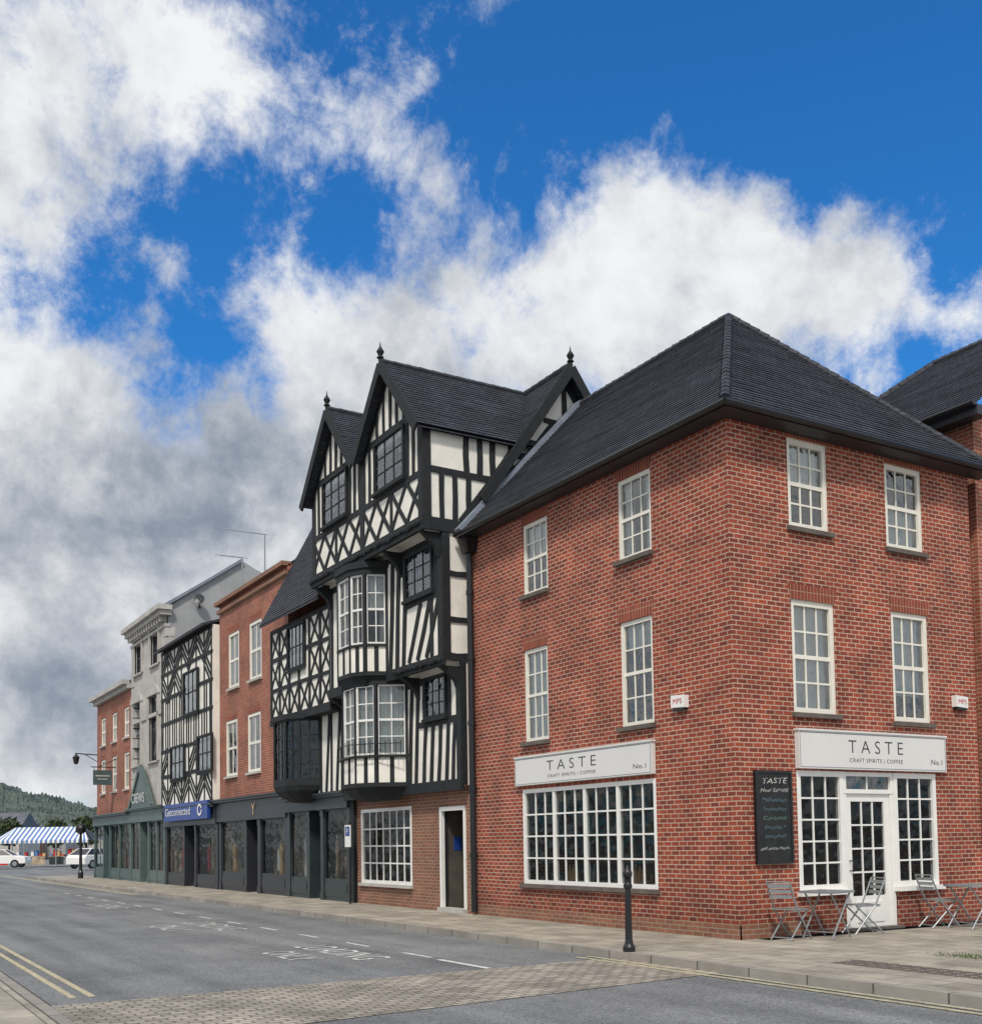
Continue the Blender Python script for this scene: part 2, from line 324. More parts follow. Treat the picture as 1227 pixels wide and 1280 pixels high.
def display(root,F,a0,a1,z0,z1,n=4,d=.3):
    for i in range(n):
        g=MB(); x=a0+(a1-a0)*(i+.5+random.uniform(-.2,.2))/n; h=(z1-z0)*random.uniform(.3,.8); w=(a1-a0)/n*random.uniform(.22,.38); dd=d+random.uniform(-.08,.15)
        mt=M[random.choice(['disp1','warm','disp1','curtain','lead','red','tealgreen','pale'])]
        if random.random()<.4: g.lathe(F.m(x,dd,z0),[(w*.5,0),(w*.55,h*.1),(w*.3,h*.45),(w*.6,h*.7),(w*.45,h*.85),(w*.12,h*.88),(w*.2,h*.97),(.02,h)],8); nm='display_figure'
        else: g.fbox(F,x-w*.6,x+w*.6,dd,dd+.05,z0+h*.15,z0+h*1.05); nm='display_card'
        part(nm,g,mt,root)
def shopfront(root,F,a0,a1,z0,z1,cuts,mat,doors=(),fh=.5,proj=.12,signm=None,riser=.5,pw=.18,split=2,risem=None,back='backdrop'):
    """pilasters, stallriser, glazed bays, fascia and cornice; cuts are fractions"""
    xs=[a0+(a1-a0)*c for c in cuts]; zt=z1-fh
    for x in xs:
        mb=MB(); x=min(max(x,a0+pw/2),a1-pw/2); mb.fbox(F,x-pw/2,x+pw/2,-.03,.1,z0,zt); mb.fbox(F,x-pw/2-.02,x+pw/2+.02,-.05,.09,z0,z0+.22); mb.fbox(F,x-pw/2-.015,x+pw/2+.015,-.045,.09,zt-.18,zt-.002)
        part('pilaster',mb,mat,root)
    fb=MB(); fb.fbox(F,a0,a1,-proj,.05,zt,z1-.1); part('fascia',fb,signm or mat,root)
    fb=MB(); fb.fbox(F,a0-.03,a1+.03,-proj-.12,.05,z1-.1,z1-.03); fb.fbox(F,a0-.03,a1+.03,-proj-.18,.05,z1-.0299,z1+.02); part('fascia_cornice',fb,mat,root)
    bk=MB(); bk.fbox(F,a0+.05,a1-.05,.62,.66,z0,zt); part('shop_backdrop',bk,M[back],root)
    for k in range(len(xs)-1):
        u0=xs[k]+pw/2+(pw/2 if k==0 else 0); u1=xs[k+1]-pw/2-(pw/2 if k==len(xs)-2 else 0)
        if k in doors:
            rd=.4
            window(root,F,u0,u1,z0,zt-.5,1,1,mat,False,d=rd,fwid=.1,sill=False,glass=M['dglass'],name='door')
            window(root,F,u0,u1,zt-.5,zt,1,1,mat,False,d=rd-.02,fwid=.05,sill=False,glass=M['dglass'],name='fanlight')
            for u in (u0,u1):
                g=MB(); g.fbox(F,u-.02,u+.02,.1,rd,z0,zt); part('door_reveal',g,mat,root)
        else:
            s=MB(); s.fbox(F,u0,u1,.0,.12,z0,z0+riser); s.fbox(F,u0+.08,u1-.08,-.02,.02,z0+.12,z0+riser-.1); part('stallriser',s,risem or mat,root)
            window(root,F,u0,u1,z0+riser,zt,split,1,mat,False,d=.0,fwid=.045,bar=.03,sill=False,glass=M['sglass'],depth=.05)
            display(root,F,u0+.1,u1-.1,z0+riser,zt,4)

# ================================================================ GROUND
gm=MB(); gm.box(-900,400,-600,900,-.6,-.16); tag(part('ground',gm,M['asphalt']),kind='structure')
road=MB(); road.quad((-64,-9.75,-.10),(60,-9.75,-.10),(60,-2.3,-.10),(-64,-2.3,-.10)); road.quad((4,-40,-.1),(60,-40,-.1),(60,-9.75,-.1),(4,-9.75,-.1)); tag(part('road',road,M['asphalt']),kind='structure')
sq=MB(); sq.quad((-200,-120,-.112),(-40,-120,-.112),(-40,60,-.112),(-200,60,-.112)); tag(part('market_square_ground',sq,M['asphalt']),kind='structure')
st=MB(); st.quad((.1,-9.87,-.094),(2.9,-9.87,-.094),(2.25,-2.45,-.094),(.1,-2.45,-.094)); tag(part('sett_crossing',st,M['setts']),kind='structure')
pv=MB(); pv.box(-52,26,-2.33,.3,-.5,0.0); pv.box(.31,26,.3,20,-.5,-.001); tag(part('pavement',pv,M['paving']),kind='structure')
kb=MB(); kb.box(-52,26,-2.46,-2.331,-.45,.006); tag(part('kerb',kb,M['kerb']),kind='structure')
pl=MB(); pl.box(-40,3.9,-13,-10.0,-.5,-.02); tag(part('pavement_far_side',pl,M['paving']),kind='structure')
kl=MB(); kl.box(-40,3.9,-9.999,-9.87,-.45,-.012); tag(part('kerb_far_side',kl,M['kerb']),kind='structure')
yl=MB()
for y in (-9.45,-9.25): yl.box(-60,-.45,y-.035,y+.035,-.099,-.094)
for y in (-2.62,-2.8): yl.box(-.3,26,y-.028,y+.028,-.0925,-.087)
for y in (-2.66,-2.84): yl.box(-60,-26,y-.04,y+.04,-.099,-.094)
tag(part('double_yellow_lines',yl,M['yellow']),kind='structure')
wl=MB()
for i in range(14):
    x=-1.6-i*2.1; wl.box(x-.9,x,-4.44,-4.37,-.095,-.0935)
wl.box(-1.3,.05,-4.49,-4.40,-.095,-.0935)
def roadtext(s,x,y,h,wd):
    vs,fs=textmesh(s,h,wd); wl.add([V((x+a,y+b,-.0932)) for a,b in vs],fs)
roadtext('LOADING',-3.2,-5.4,.58,2.5); roadtext('ONLY',-3.2,-6.15,.5,1.4); roadtext('LOADING',-9.9,-5.3,.6,2.7); roadtext('ONLY',-9.9,-6.15,.55,1.7); roadtext('LOADING',-19.5,-5.4,.6,3)
tag(part('road_markings',wl,M['mark']),kind='structure')
dg=MB()
for i in range(16):
    x=2.9+i*.17
    for j in range(3): dg.box(x,x+.13,-1.3+j*.17,-1.17+j*.17,0,.006)
tag(part('tactile_paving',dg,M['stone']),kind='structure')
random.seed(3)
from mathutils import noise
def hz(px,v):
    top=64*math.exp(-((px+170)/260)**2)+12
    n=sum(noise.noise(V((px*.02*k,v*4*k,k)))*6/k for k in (1,2,4))
    n+=abs(noise.noise(V((px*.22,v*45,9))))*5+abs(noise.noise(V((px*.5,v*90,5))))*3
    return (top+n)*math.sin(min(v,1)*math.pi/2)
hm=MB(); xs=[-900+i*30 for i in range(25)]+[-150+i*1.5 for i in range(230)]+[200+i*40 for i in range(25)]; ny=46
pts=[]
for v in range(ny+1):
    for px in xs:
        q=atd(px,520+v*9,0); q.z=hz(px,v/ny)-1.; pts.append(q)
nx=len(xs)
hm.add(pts,[(v*nx+u,v*nx+u+1,(v+1)*nx+u+1,(v+1)*nx+u) for v in range(ny) for u in range(nx-1)])
tag(part('hill',hm,M['hill'],smooth=False),kind='structure')

# ================================================================ CORNER BRICK BUILDING
FS=S(0); FE=E(0)
xL=-7.88; Wd=FE.at(1216,800)[0]; zE=FS.at(914,508)[1]
B=thing('brick_building','three storey red brick corner shop with hipped dark tiled roof and white sash windows','building',(0,0,0))
r1=FS.rect(653,684,651,744); r2=FS.rect(771,813,592,693); r3=FS.rect(655,685,812,928); r4=FS.rect(775,816,770,905)
def avg(a,b):
    z0=(a[2]+b[2])/2; z1=(a[3]+b[3])/2; return (a[0],a[1],z0,z1),(b[0],b[1],z0,z1)
r1,r2=avg(r1,r2); r3,r4=avg(r3,r4)
sw=FS.rect(654,821,980,1108); sg=FS.rect(648,819,938,975)
e1=FE.rect(984,1034,552,662); e2=FE.rect(1106,1152,584,688); e3=FE.rect(990,1044,752,892); e4=FE.rect(1115,1161,767,903)
eg=FE.rect(993,1176,918,963)
da=FE.at(1055,1060)[0]; db=FE.at(1120,1060)[0]; la=FE.at(997,1040)[0]; rb=FE.at(1171,1040)[0]; zt=eg[2]-.03; zs=FE.at(1028,1113)[1]
mb=MB()
mb.wall(FS,xL,0,0,zE,[r1,r2,r3,r4,sw]); mb.wall(FE,0,Wd,0,zE,[e1,e2,e3,e4,(la,da,zs,zt),(da,db,0,zt),(db,rb,zs,zt)])
mb.wall(E(xL),0,Wd,0,zE); mb.wall(S(Wd),xL,0,0,zE)
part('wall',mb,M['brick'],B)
pb=MB(); pb.fbox(FS,xL,.035,-.035,0,0,.22); pb.fbox(FE,-.034,la-.02,-.035,0,0,.22); part('plinth',pb,M['brick3'],B)
it=MB()
for z in (2.95,5.5): it.box(xL+.02,-.2,.2,Wd-.02,z,z+.05)
part('floor',it,M['interior'],B)
it=MB(); it.box(xL+.02,-.2,2.6,2.66,0,8); part('inner_wall',it,M['interior'],B)
for q,c,k in ((r1,4,.5),(r2,3,.6),(r3,1,1),(r4,4,.25)): window(B,FS,*q,3,4,M['cream'],lintel=True,curtain=c,fwid=.075,cut=k,bar=.026)
for q,c,k in ((e1,4,.5),(e2,2,1),(e3,1,1),(e4,4,.75)): window(B,FE,*q,3,4,M['cream'],lintel=True,curtain=c,fwid=.09,silld=.07,cut=k,bar=.03)
window(B,FS,*sw,3,4,sash=False,mull=4,fwid=.075,bar=.03,d=0.0,glass=M['sglass'])
window(B,FE,la,da+.02,zs,zt,3,5,sash=False,fwid=.09,bar=.028,d=.0,sillm=M['white'],glass=M['sglass'])
window(B,FE,db-.02,rb,zs,zt,3,5,sash=False,fwid=.09,bar=.028,d=.0,sillm=M['white'],glass=M['sglass'])
zd=FE.at(1087,992)[1]
window(B,FE,da+.025,db-.025,zd,zt,2,1,sash=False,fwid=.07,d=.01,sill=False,name='fanlight')
dm=MB(); a0,a1=da+.025,db-.025
dm.fbox(FE,a0,a0+.08,.02,.12,0,zd-.002); dm.fbox(FE,a1-.08,a1,.02,.12,0,zd-.002)
b0,b1=a0+.085,a1-.085; 
for (u,v,w,x) in ((b0,b0+.12,0.03,zd),(b1-.12,b1,.03,zd),(b0+.12,b1-.12,.03,.55),(b0+.12,b1-.12,zd-.13,zd-.003)): dm.fbox(FE,u,v,.05,.1,w,x)
dm.fbox(FE,b0+.2,b1-.2,.035,.055,.12,.46)
for i in range(1,3): x=b0+.12+(b1-b0-.24)*i/3; dm.fbox(FE,x-.014,x+.014,.06,.09,.55,zd-.13)
for j in range(1,4): z=.55+(zd-.68)*j/4; dm.fbox(FE,b0+.12,b1-.12,.062,.088,z-.014,z+.014)
D_=part('door',dm,M['white'],B)
g=MB(); g.quad(FE.m(b0+.12,.075,.55),FE.m(b1-.12,.075,.55),FE.m(b1-.12,.075,zd-.13),FE.m(b0+.12,.075,zd-.13)); part('pane',g,M['sglass'],D_)
g=MB(); g.tube(FE.m(b0+.06,-.02,.95),FE.m(b0+.06,-.02,1.15),.012); g.tube(FE.m(b0+.06,-.02,.97),FE.m(b0+.06,.05,.97),.01); g.tube(FE.m(b0+.06,-.02,1.13),FE.m(b0+.06,.05,1.13),.01); part('handle',g,M['black'],D_)
g=MB(); g.fbox(FE,da,db,-.12,.3,.0,.04); part('doorstep',g,M['stone'],B)
for i in range(9):
    x=-6.7+i*.62; g=MB(); g.tube((x,.6,2.5),(x,.6,2.9),.01); g.lathe((x,.6,2.3),[(.02,.2),(.09,.14),(.12,.0)],10); part('pendant_lamp',g,M['warm'],B)
for i in range(6):
    g=MB(); x=-6.6+i*.7; g.box(x,x+.4,.8,1.2,.7,.74); g.box(x+.02,x+.38,.82,1.18,.3,.33)
    for u,v in ((0,0),(.36,0),(0,.36),(.36,.36)): g.box(x+u,x+u+.04,.8+v,.84+v,0,.7)
    part('display_stand',g,M['disp1'],B)
    g=MB()
    for k in range(3): g.lathe((x+.08+k*.12,1.0,.74),[(.045,0),(.045,.17),(.018,.24),(.018,random.uniform(.28,.34))],8)
    part('bottles',g,M[['dkgreen','warm','lead'][i%3]],B)
for i in range(4):
    g=MB(); y=la+.25+i*1.0; g.box(-1.0,-.45,y,y+.45,.7,.74); g.lathe((-.72,y+.22,0),[(.16,0),(.16,.03),(.03,.05),(.03,.7)],8); part('cafe_table',g,M['disp1'],B)
g=MB()
for k in range(4): g.box(-7.2,-1.4,2.3,2.58,.5+k*.55,.53+k*.55)
for k in range(4):
    for i in range(34):
        if random.random()<.8: x=-7.1+i*.165; g.box(x,x+.09,2.33,2.42,.53+k*.55,.53+k*.55+random.uniform(.15,.38))
part('bottle_shelves',g,M['disp1'],B)
for F,q,nm in ((FS,sg,'a'),(FE,eg,'b')):
    a0,a1,z0,z1=q; s=MB(); s.fbox(F,a0,a1,-.09,.0,z0,z1); s.fbox(F,a0-.02,a1+.02,-.11,0,z1,z1+.03); o=part('sign_board',s,M['sign'],B)
    w=a1-a0; hh=z1-z0; c=(a0+a1)/2
    text('TASTE',F,c-(.0 if F is FE else .2),z0+hh*.45,hh*.36,M['text'],o,-.094,width=w*.37,space=1.55,thin=.018)
    text('CRAFT SPIRITS | COFFEE',F,c-(.0 if F is FE else .2),z0+hh*.2,hh*.11,M['text'],o,-.094,width=w*.36,space=1.15,thin=.01)
    text('No.1',F,a1-w*.07,z0+hh*.2,hh*.15,M['text'],o,-.094,width=w*.08,thin=.01)
    tr=MB()
    for (u,v,x,y) in ((a0+.02,a1-.02,z0+.02,z0+.03),(a0+.02,a1-.02,z1-.03,z1-.02),(a0+.02,a0+.03,z0+.03,z1-.03),(a1-.03,a1-.02,z0+.03,z1-.03)): tr.fbox(F,u,v,-.093,-.08,x,y)
    part('trim',tr,M['lead'],o)
ov=.32; Pz=11.55; hx=Wd/2; ze=zE-.02
rm=MB(); n=42
bl=(xL,-ov,ze); br=(ov,-ov,ze); pk=(-hx,Wd/2,Pz); rl=(xL,Wd/2,Pz); br2=(ov,Wd+ov,ze); bl2=(xL,Wd+ov,ze)
rm.tiles(bl,br,pk,rl,n); rm.tiles(br,br2,pk,pk,n); rm.tiles(br2,bl2,rl,pk,n)
ro=part('roof',rm,M['tile'],B)
s=MB()
s.quad((xL,-ov,ze-.1),(ov,-ov,ze-.1),(ov,-ov,ze),(xL,-ov,ze)); s.quad((ov,-ov,ze-.1),(ov,Wd+ov,ze-.1),(ov,Wd+ov,ze),(ov,-ov,ze))
s.quad((xL,-ov,ze-.1),(ov,-ov,ze-.1),(0,0,ze-.12),(xL,0,ze-.12)); s.quad((ov,-ov,ze-.1),(ov,Wd+ov,ze-.1),(0,Wd+ov,ze-.12),(0,0,ze-.12))
s.quad((xL+.01,0,ze-.1),(xL+.01,Wd,ze-.1),(xL+.01,Wd/2,Pz-.02))
part('soffit',s,M['charcoal'],ro)
g=MB(); g.tube((xL,-ov-.06,ze-.05),(ov+.06,-ov-.06,ze-.05),.055); g.tube((ov+.06,-ov-.06,ze-.05),(ov+.06,Wd+ov,ze-.05),.055); part('gutter',g,M['black'],ro)
g=MB()
def hiptiles(g,a,b,step=.22,rad=.085):
    a=V(a);b=V(b);L=(b-a).length;n=int(L/step)
    for i in range(n): g.tube(a.lerp(b,i/n),a.lerp(b,(i+1.1)/n),rad*random.uniform(1.06,1.16),rad*.92,8)
hiptiles(g,(ov,-ov,ze+.0),pk); hiptiles(g,(ov,Wd+ov,ze),pk); hiptiles(g,rl,(pk[0],pk[1],Pz))
part('ridge_tiles',g,M['tile'],ro)
g=MB(); g.bar(E(xL+.03),-ov,ze+.03,Wd/2,Pz+.03,.16,-.12,.1); part('flashing',g,M['lead'],ro)
g=MB(); g.tube((xL+.12,-.11,0.05),(xL+.12,-.11,7.7),.068)
for z in (1.2,2.6,4.,5.4,6.8): g.tube((xL+.12,-.11,z),(xL+.12,-.11,z+.1),.085)
g.hexa([(xL+.0,-.22,7.7),(xL+.26,-.22,7.7),(xL+.26,0,7.7),(xL+.0,0,7.7),(xL-.06,-.3,8.),(xL+.32,-.3,8.),(xL+.32,0,8.),(xL-.06,0,8.)])
part('drainpipe',g,M['black'],B)
cb=FE.rect(943,986,965,1078); o0=FE.m((cb[0]+cb[1])/2,0,cb[2])
K=thing('chalkboard_sign','black chalkboard menu with coloured chalk writing on the brick wall left of the cafe door','sign',o0)
g=MB(); g.fbox(FE,cb[0],cb[1],-.05,-.005,cb[2],cb[3]); part('board',g,M['dark'],K)
g=MB()
for (u,v,x,y) in ((cb[0]-.02,cb[0]+.02,cb[2]-.02,cb[3]+.02),(cb[1]-.02,cb[1]+.02,cb[2]-.02,cb[3]+.02),(cb[0]+.02,cb[1]-.02,cb[3]-.02,cb[3]+.02),(cb[0]+.02,cb[1]-.02,cb[2]-.02,cb[2]+.02)): g.fbox(FE,u,v,-.062,-.004,x,y)
part('frame',g,M['black'],K)
hc=cb[3]-cb[2]; cc=(cb[0]+cb[1])/2; wc=cb[1]-cb[0]
for s_,t_,h_,w_,m_ in (('TASTE',.87,.09,.72,'chalk'),('Now Serving',.78,.06,.82,'chalk'),('Milkshakes',.67,.06,.72,'chalkb'),('Smoothies',.57,.06,.68,'chalkb'),('Cocktails',.47,.06,.68,'chalkg'),('Focaccia +',.37,.06,.62,'chalkb'),('Pancakes',.27,.06,.6,'chalkb'),('and much more..',.14,.05,.86,'chalk')):
    text(s_,FE,cc,cb[2]+hc*t_,h_,M[m_],K,-.054,width=wc*w_,shear=.25,wob=.008,rot=random.uniform(-.03,.06),thin=.012)
for F,px,py,lb in ((FS,852,877,'white alarm box on the street wall of the brick shop near its corner'),(FE,1196,878,'white alarm box on the brick shop above the right end of the door-side sign')):
    a,z=F.at(px,py); A=thing('alarm_box',lb,'alarm box',F.m(a,0,z-.12),'alarm boxes on the brick shop')
    g=MB(); g.prism(F,[(a-.16,z-.09),(a+.16,z-.11),(a+.16,z+.09),(a-.16,z+.11)],-.1,0); part('housing',g,M['white'],A)
    text('MPS',F,a,z-.04,.085,M['textr'],A,-.103,width=.22)
    g=MB(); g.fbox(F,a-.14,a+.14,-.09,-.01,z-.145,z-.112); part('strobe',g,M['black'],A)
# ================================================================ NEIGHBOUR BEHIND RIGHT
NB=thing('brick_building','tall red brick building with dark hipped roof behind the corner shop at the right edge','building',(-3,Wd+.45,0))
yN=Wd+.4; FN=S(yN); aN,zN=FN.at(1200,520)
mb=MB(); mb.box(-9,-.12,yN+.001,yN+9,0,zN); part('wall',mb,M['brick2'],NB)
yr=yN+3.2; xr,zr=S(yr).at(1167,455)
rm=MB(); x0=xr-3.0; rm.tiles((x0,yN-.3,zN),(.2,yN-.3,zN),(.2,yr,zr),(xr,yr,zr),34); rm.tiles((x0,yN+6.7,zN),(x0,yN-.3,zN),(xr,yr,zr),(xr,yr,zr),34)
ro2=part('roof',rm,M['tile'],NB)
s=MB(); s.box(x0,.2,yN-.32,yN,zN-.2,zN-.02); part('fascia',s,M['charcoal'],ro2)
s=MB(); s.tube((x0,yN-.4,zN),(.2,yN-.4,zN),.06); part('gutter',s,M['black'],ro2)
g=MB(); hiptiles(g,(x0,yN-.3,zN),(xr,yr,zr)); hiptiles(g,(xr,yr,zr),(.2,yr,zr)); part('ridge_tiles',g,M['tile'],ro2)

# ================================================================ TUDOR HOUSE
XR=-8.02; X0=-14.2
YG,Y1,Y2,Y3=0.,-.2,-.6,-1.05
T=thing('timber_framed_house','tall black and white timber framed house with two front gables and stacked bay windows','building',(-11.4,0,0))
FG,F1,F2,F3=S(YG),S(Y1),S(Y2),S(Y3); FT=E(XR)
gw=FG.rect(452,515,1010,1105); gd=FG.rect(551,583,1008,1140); gd=(gd[0],gd[1],0,gd[3])
Zg,Z1,Z2,Z3=2.75,5.42,8.3,10.5
shell(T,X0,XR+.1,YG,0,Zg,6,M['brick3'],[gw,gd],name='ground_floor_wall',rev=.1)
window(T,FG,*gw,7,4,sash=False,mull=1,fwid=.08,bar=.035,d=-.01,sillm=M['pale'],glass=M['sglass'],curtain=0)
g=MB(); g.fbox(FG,gd[0],gd[0]+.08,-.03,.06,0,gd[3]); g.fbox(FG,gd[1]-.08,gd[1],-.03,.06,0,gd[3]); g.fbox(FG,gd[0]+.08,gd[1]-.08,-.028,.06,gd[3]-.09,gd[3]); part('door_frame',g,M['white'],T)
g=MB(); g.fbox(FG,gd[0]-.5,gd[0]+.08,.101,.14,.03,gd[3]-.1); part('door',g,M['charcoal'],T)
g=MB(); g.fbox(FG,gd[0]+.04,gd[0]+.06,.15,1.38,.02,gd[3]-.05); part('hallway_panel',g,M['interior'],T)
g=MB(); g.fbox(FG,gd[0]+.065,gd[0]+.07,.3,.5,1.35,1.65); part('poster',g,M['blue'],T)
g=MB(); g.fbox(FG,gd[0]-.02,gd[1]+.02,-.1,.12,0,.09); part('doorstep',g,M['pale'],T)
g=MB(); g.box(X0+.02,XR,1.4,1.45,0,2.7); part('inner_wall',g,M['interior'],T)
w1=F1.rect(533,560,845,897); w2=F2.rect(508,543,688,745)
b2=[(-12.85,Y2),(-12.62,-1.0),(-12.15,-1.26),(-11.4,-1.28),(-11.0,-1.08),(-10.78,Y2)]; b1=[(-12.95,Y1),(-12.65,-.82),(-12.2,-1.12),(-11.45,-1.14),(-10.95,-.84),(-10.6,Y1)]
def plbox(y,z0,z1,ops,nm):
    mb=MB(); mb.wall(S(y),X0,XR,z0,z1,ops,.08); mb.wall(FT,y,6,z0,z1); mb.wall(E(X0),y,6,z0,z1); mb.wall(S(6),X0,XR,z0,z1)
    mb.quad((X0,y,z0),(XR,y,z0),(XR,6,z0),(X0,6,z0)); mb.quad((X0,y,z1),(XR,y,z1),(XR,6,z1),(X0,6,z1))
    return part(nm,mb,M['plaster'],T)
plbox(Y1,Zg,Z1,[w1,(-12.4,-11.2,3.6,5.2)],'first_floor_wall'); plbox(Y2,Z1,Z2,[w2,(-12.4,-11.2,6.2,7.8)],'second_floor_wall')
g=MB(); g.wall(S(.5),X0+.1,XR-.1,Zg+.05,Z2-.05); part('inner_wall',g,M['interior'],T)
ac1,ac0=(XR+X0)/2+(XR-X0)/4,(XR+X0)/2-(XR-X0)/4; hw=(XR-X0)/4; Zp=12.28; sl=(Zp-Z3)/hw
g1=F3.rect(467,507,545,613); g0=F3.rect(405,437,594,648)
zt_=(g1[3]+g0[3])/2; zb_=(g1[2]+g0[2])/2; ww=(g1[1]-g1[0])/2-.06; g1=(ac1-ww,ac1+ww,zb_,zt_); g0=(ac0-ww,ac0+ww,zb_,zt_)
mb=MB(); mb.wall(F3,X0,XR,Z2,Z3,[(g1[0],g1[1],g1[2],min(g1[3],Z3-.01)),(g0[0],g0[1],g0[2],min(g0[3],Z3-.01))],.08)
for ac,gq in ((ac1,g1),(ac0,g0)): mb.quad(F3.m(ac-hw,0,Z3),F3.m(ac+hw,0,Z3),F3.m(ac,0,Zp))
MR=12.32
pts=[(Y3,Z2),(4.9,Z2),(4.9,9.05),(2.62,MR-.05),(1.4,Z3),(Y3,Z3)]
mb.quad(*[FT.m(a,0,z) for a,z in pts]); mb.quad((X0,Y3,Z2),(XR,Y3,Z2),(XR,5,Z2),(X0,5,Z2)); mb.wall(E(X0),Y3,4.9,Z2,Z3)
part('attic_wall',mb,M['plaster'],T)
t=MB()
t.fbox(F3,X0-.04,XR+.04,-.07,.02,Z2-.14,Z2+.16); t.bar(F3,X0,9.42,XR,9.42,.13)
for a in (X0+.1,XR-.1,(X0+XR)/2): t.fbox(F3,a-.1,a+.1,-.035,.02,Z2+.16,Z3-.02)
nc=8; w=(XR-X0)/nc
for i in range(nc):
    x=X0+w*i; t.bar(F3,x+.02,Z2+.2,x+w-.02,9.36,.1,-.028); t.bar(F3,x+.02,9.36,x+w-.02,Z2+.2,.1,-.024)
    if i and i%2==0: t.bar(F3,x,Z2+.16,x,9.36,.09,-.032)
for ac,gq in ((ac1,g1),(ac0,g0)):
    zc=gq[3]+.08
    t.bar(F3,ac-(Zp-zc)/sl+.05,zc,ac+(Zp-zc)/sl-.05,zc,.14)
    for s_ in (-1,1):
        t.bar(F3,ac+s_*(ww+.07),9.48,ac+s_*(ww+.07),zc,.12)
        for k in (.36,.66):
            if ww+k<hw-.1: t.bar(F3,ac+s_*(ww+k),9.48,ac+s_*(ww+k),min(zc,Zp-sl*(ww+k)-.1),.1)
        for k in (.33,.68): t.bar(F3,ac+s_*k,zc,ac+s_*k,Zp-sl*k-.12,.09)
        t.bar(F3,ac+s_*(hw-.02),Z3-.02,ac,Zp-.08,.16,-.04)
    t.bar(F3,ac,zc,ac,Zp-.15,.1)
t.fbox(FT,Y3-.03,4.9,-.05,.02,Z2-.13,Z2+.15)
t.bar(FT,Y3,Z3-.08,1.4,Z3-.08,.16); t.bar(FT,Y3,9.5,1.7,9.5,.14)
t.fbox(FT,Y3-.035,Y3+.16,-.04,.02,Z2+.15,Z3)
for a in (0,.33,.67,1.15): t.bar(FT,a,9.5,a,Z3-.1,.13)
for a in (-.62,-.3,.05,.72,1.4): t.bar(FT,a,Z2+.1,a,9.5,.11)
t.bar(FT,.67,9.5,-.15,Z2+.15,.15,-.045)
t.bar(FT,1.3,10.15,4.0,10.15,.14); t.bar(FT,2.05,11.1,3.2,11.1,.12)
for a in (1.6,2.1,2.62,3.15,3.6): t.bar(FT,a,Z2,a,10.1,.11)
t.bar(FT,2.62,10.2,2.62,12.0,.12); t.bar(FT,1.65,10.2,2.3,11.05,.13); t.bar(FT,3.6,10.2,2.9,11.05,.13)
for s_ in (-1,1): t.bar(FT,2.62+s_*2.3,9.0,2.62,MR-.1,.2,-.05)
t.fbox(F2,X0-.02,XR+.03,-.06,.02,Z1-.12,Z1+.12); t.bar(F2,X0,Z2-.2,XR,Z2-.2,.14)
t.fbox(F2,XR-.22,XR+.01,-.04,.02,Z1+.12,Z2-.2); t.fbox(FT,Y2-.03,Y2+.14,-.035,.02,Z1,Z2-.12)
for a in (-10.5,-10.15,-9.82): t.bar(F2,a-.1,Z1+.1,a+.07,Z2-.2,.14)
for a in (-14.05,-13.6,-13.15): t.bar(F2,a,Z1+.1,a,Z2-.2,.13)
wz=w2[2]-.12; t.bar(F2,-9.8,wz,XR,wz,.16)
t.bar(F2,w2[1]+.07,wz,w2[1]+.07,Z2-.2,.12); t.bar(F2,w2[0]-.07,wz,w2[0]-.07,Z2-.2,.12)
for k in range(3): a=-9.65+k*.42; t.bar(F2,a,Z1+.15,a+.6,wz-.05,.13)
t.bar(F2,-8.55,Z1+.1,-8.55,wz,.12)
t.bar(FT,Y2,6.3,0,6.3,.12); t.bar(FT,Y2,7.3,0,7.3,.12); t.bar(FT,Y2,Z1+.08,0,Z1+.08,.16)
t.fbox(F1,X0-.02,XR+.03,-.06,.02,Zg-.1,Zg+.14); t.bar(F1,X0,Z1-.22,XR,Z1-.22,.16)
t.fbox(F1,XR-.18,XR+.01,-.04,.02,Zg+.14,Z1-.2); t.fbox(FT,Y1-.03,Y1+.1,-.035,.02,Zg,Z1)
for a in (-10.35,-10.05): t.bar(F1,a-.1,Zg+.1,a+.06,Z1-.2,.13)
wz=w1[2]-.1; t.bar(F1,-9.95,wz,XR,wz,.15); t.bar(F1,w1[1]+.07,wz,w1[1]+.07,Z1-.2,.12); t.bar(F1,w1[0]-.07,wz,w1[0]-.07,Z1-.2,.12)
for a in (-9.7,-9.35,-9.0,-8.65,-8.35): t.bar(F1,a-.05,Zg+.12,a+.07,wz,.12)
for a in (-14.0,-13.5): t.bar(F1,a,Zg+.1,a,Z1-.2,.13)
t.fbox(FG,X0,X0+.25,-.1,.02,0,Zg-.1)
for F,z in ((F2,Z1-.12),(F3,Z2-.14)):
    for a in (XR-.12,-10.0,X0+.15):
        pr=[((-.04 if F is F3 else -.1)+F.o.y,z-.001),(F.o.y+.5,z-.001),(F.o.y+.5,z-.6),(F.o.y+.38,z-.5),(F.o.y+.3,z-.3),(F.o.y+.12,z-.14)]
        t.prism(E(a),pr,-.07,.07)
part('timber_frame',t,M['timber'],T)
for F,z,xa in ((F3,Z2+.01,X0),(F2,Z1,-10.3)):
    t=MB(); n=int((XR-xa)/.13)
    for i in range(n):
        a=xa+(i+.5)*(XR-xa)/n; rr=random.uniform(.045,.06); t.tube(F.m(a-.075,-.085,z+random.uniform(-.03,.03)),F.m(a+.075,-.085,z+random.uniform(-.03,.03)),rr,rr*.8,6)
    part('carved_moulding',t,M['timber'],T)
for F,q in ((F1,w1),(F2,w2)): window(T,F,*q,3,3,M['timber'],False,d=-.08,fwid=.06,bar=.02,glass=M['glass'],sillm=M['timber'],silld=.12,lead=True)
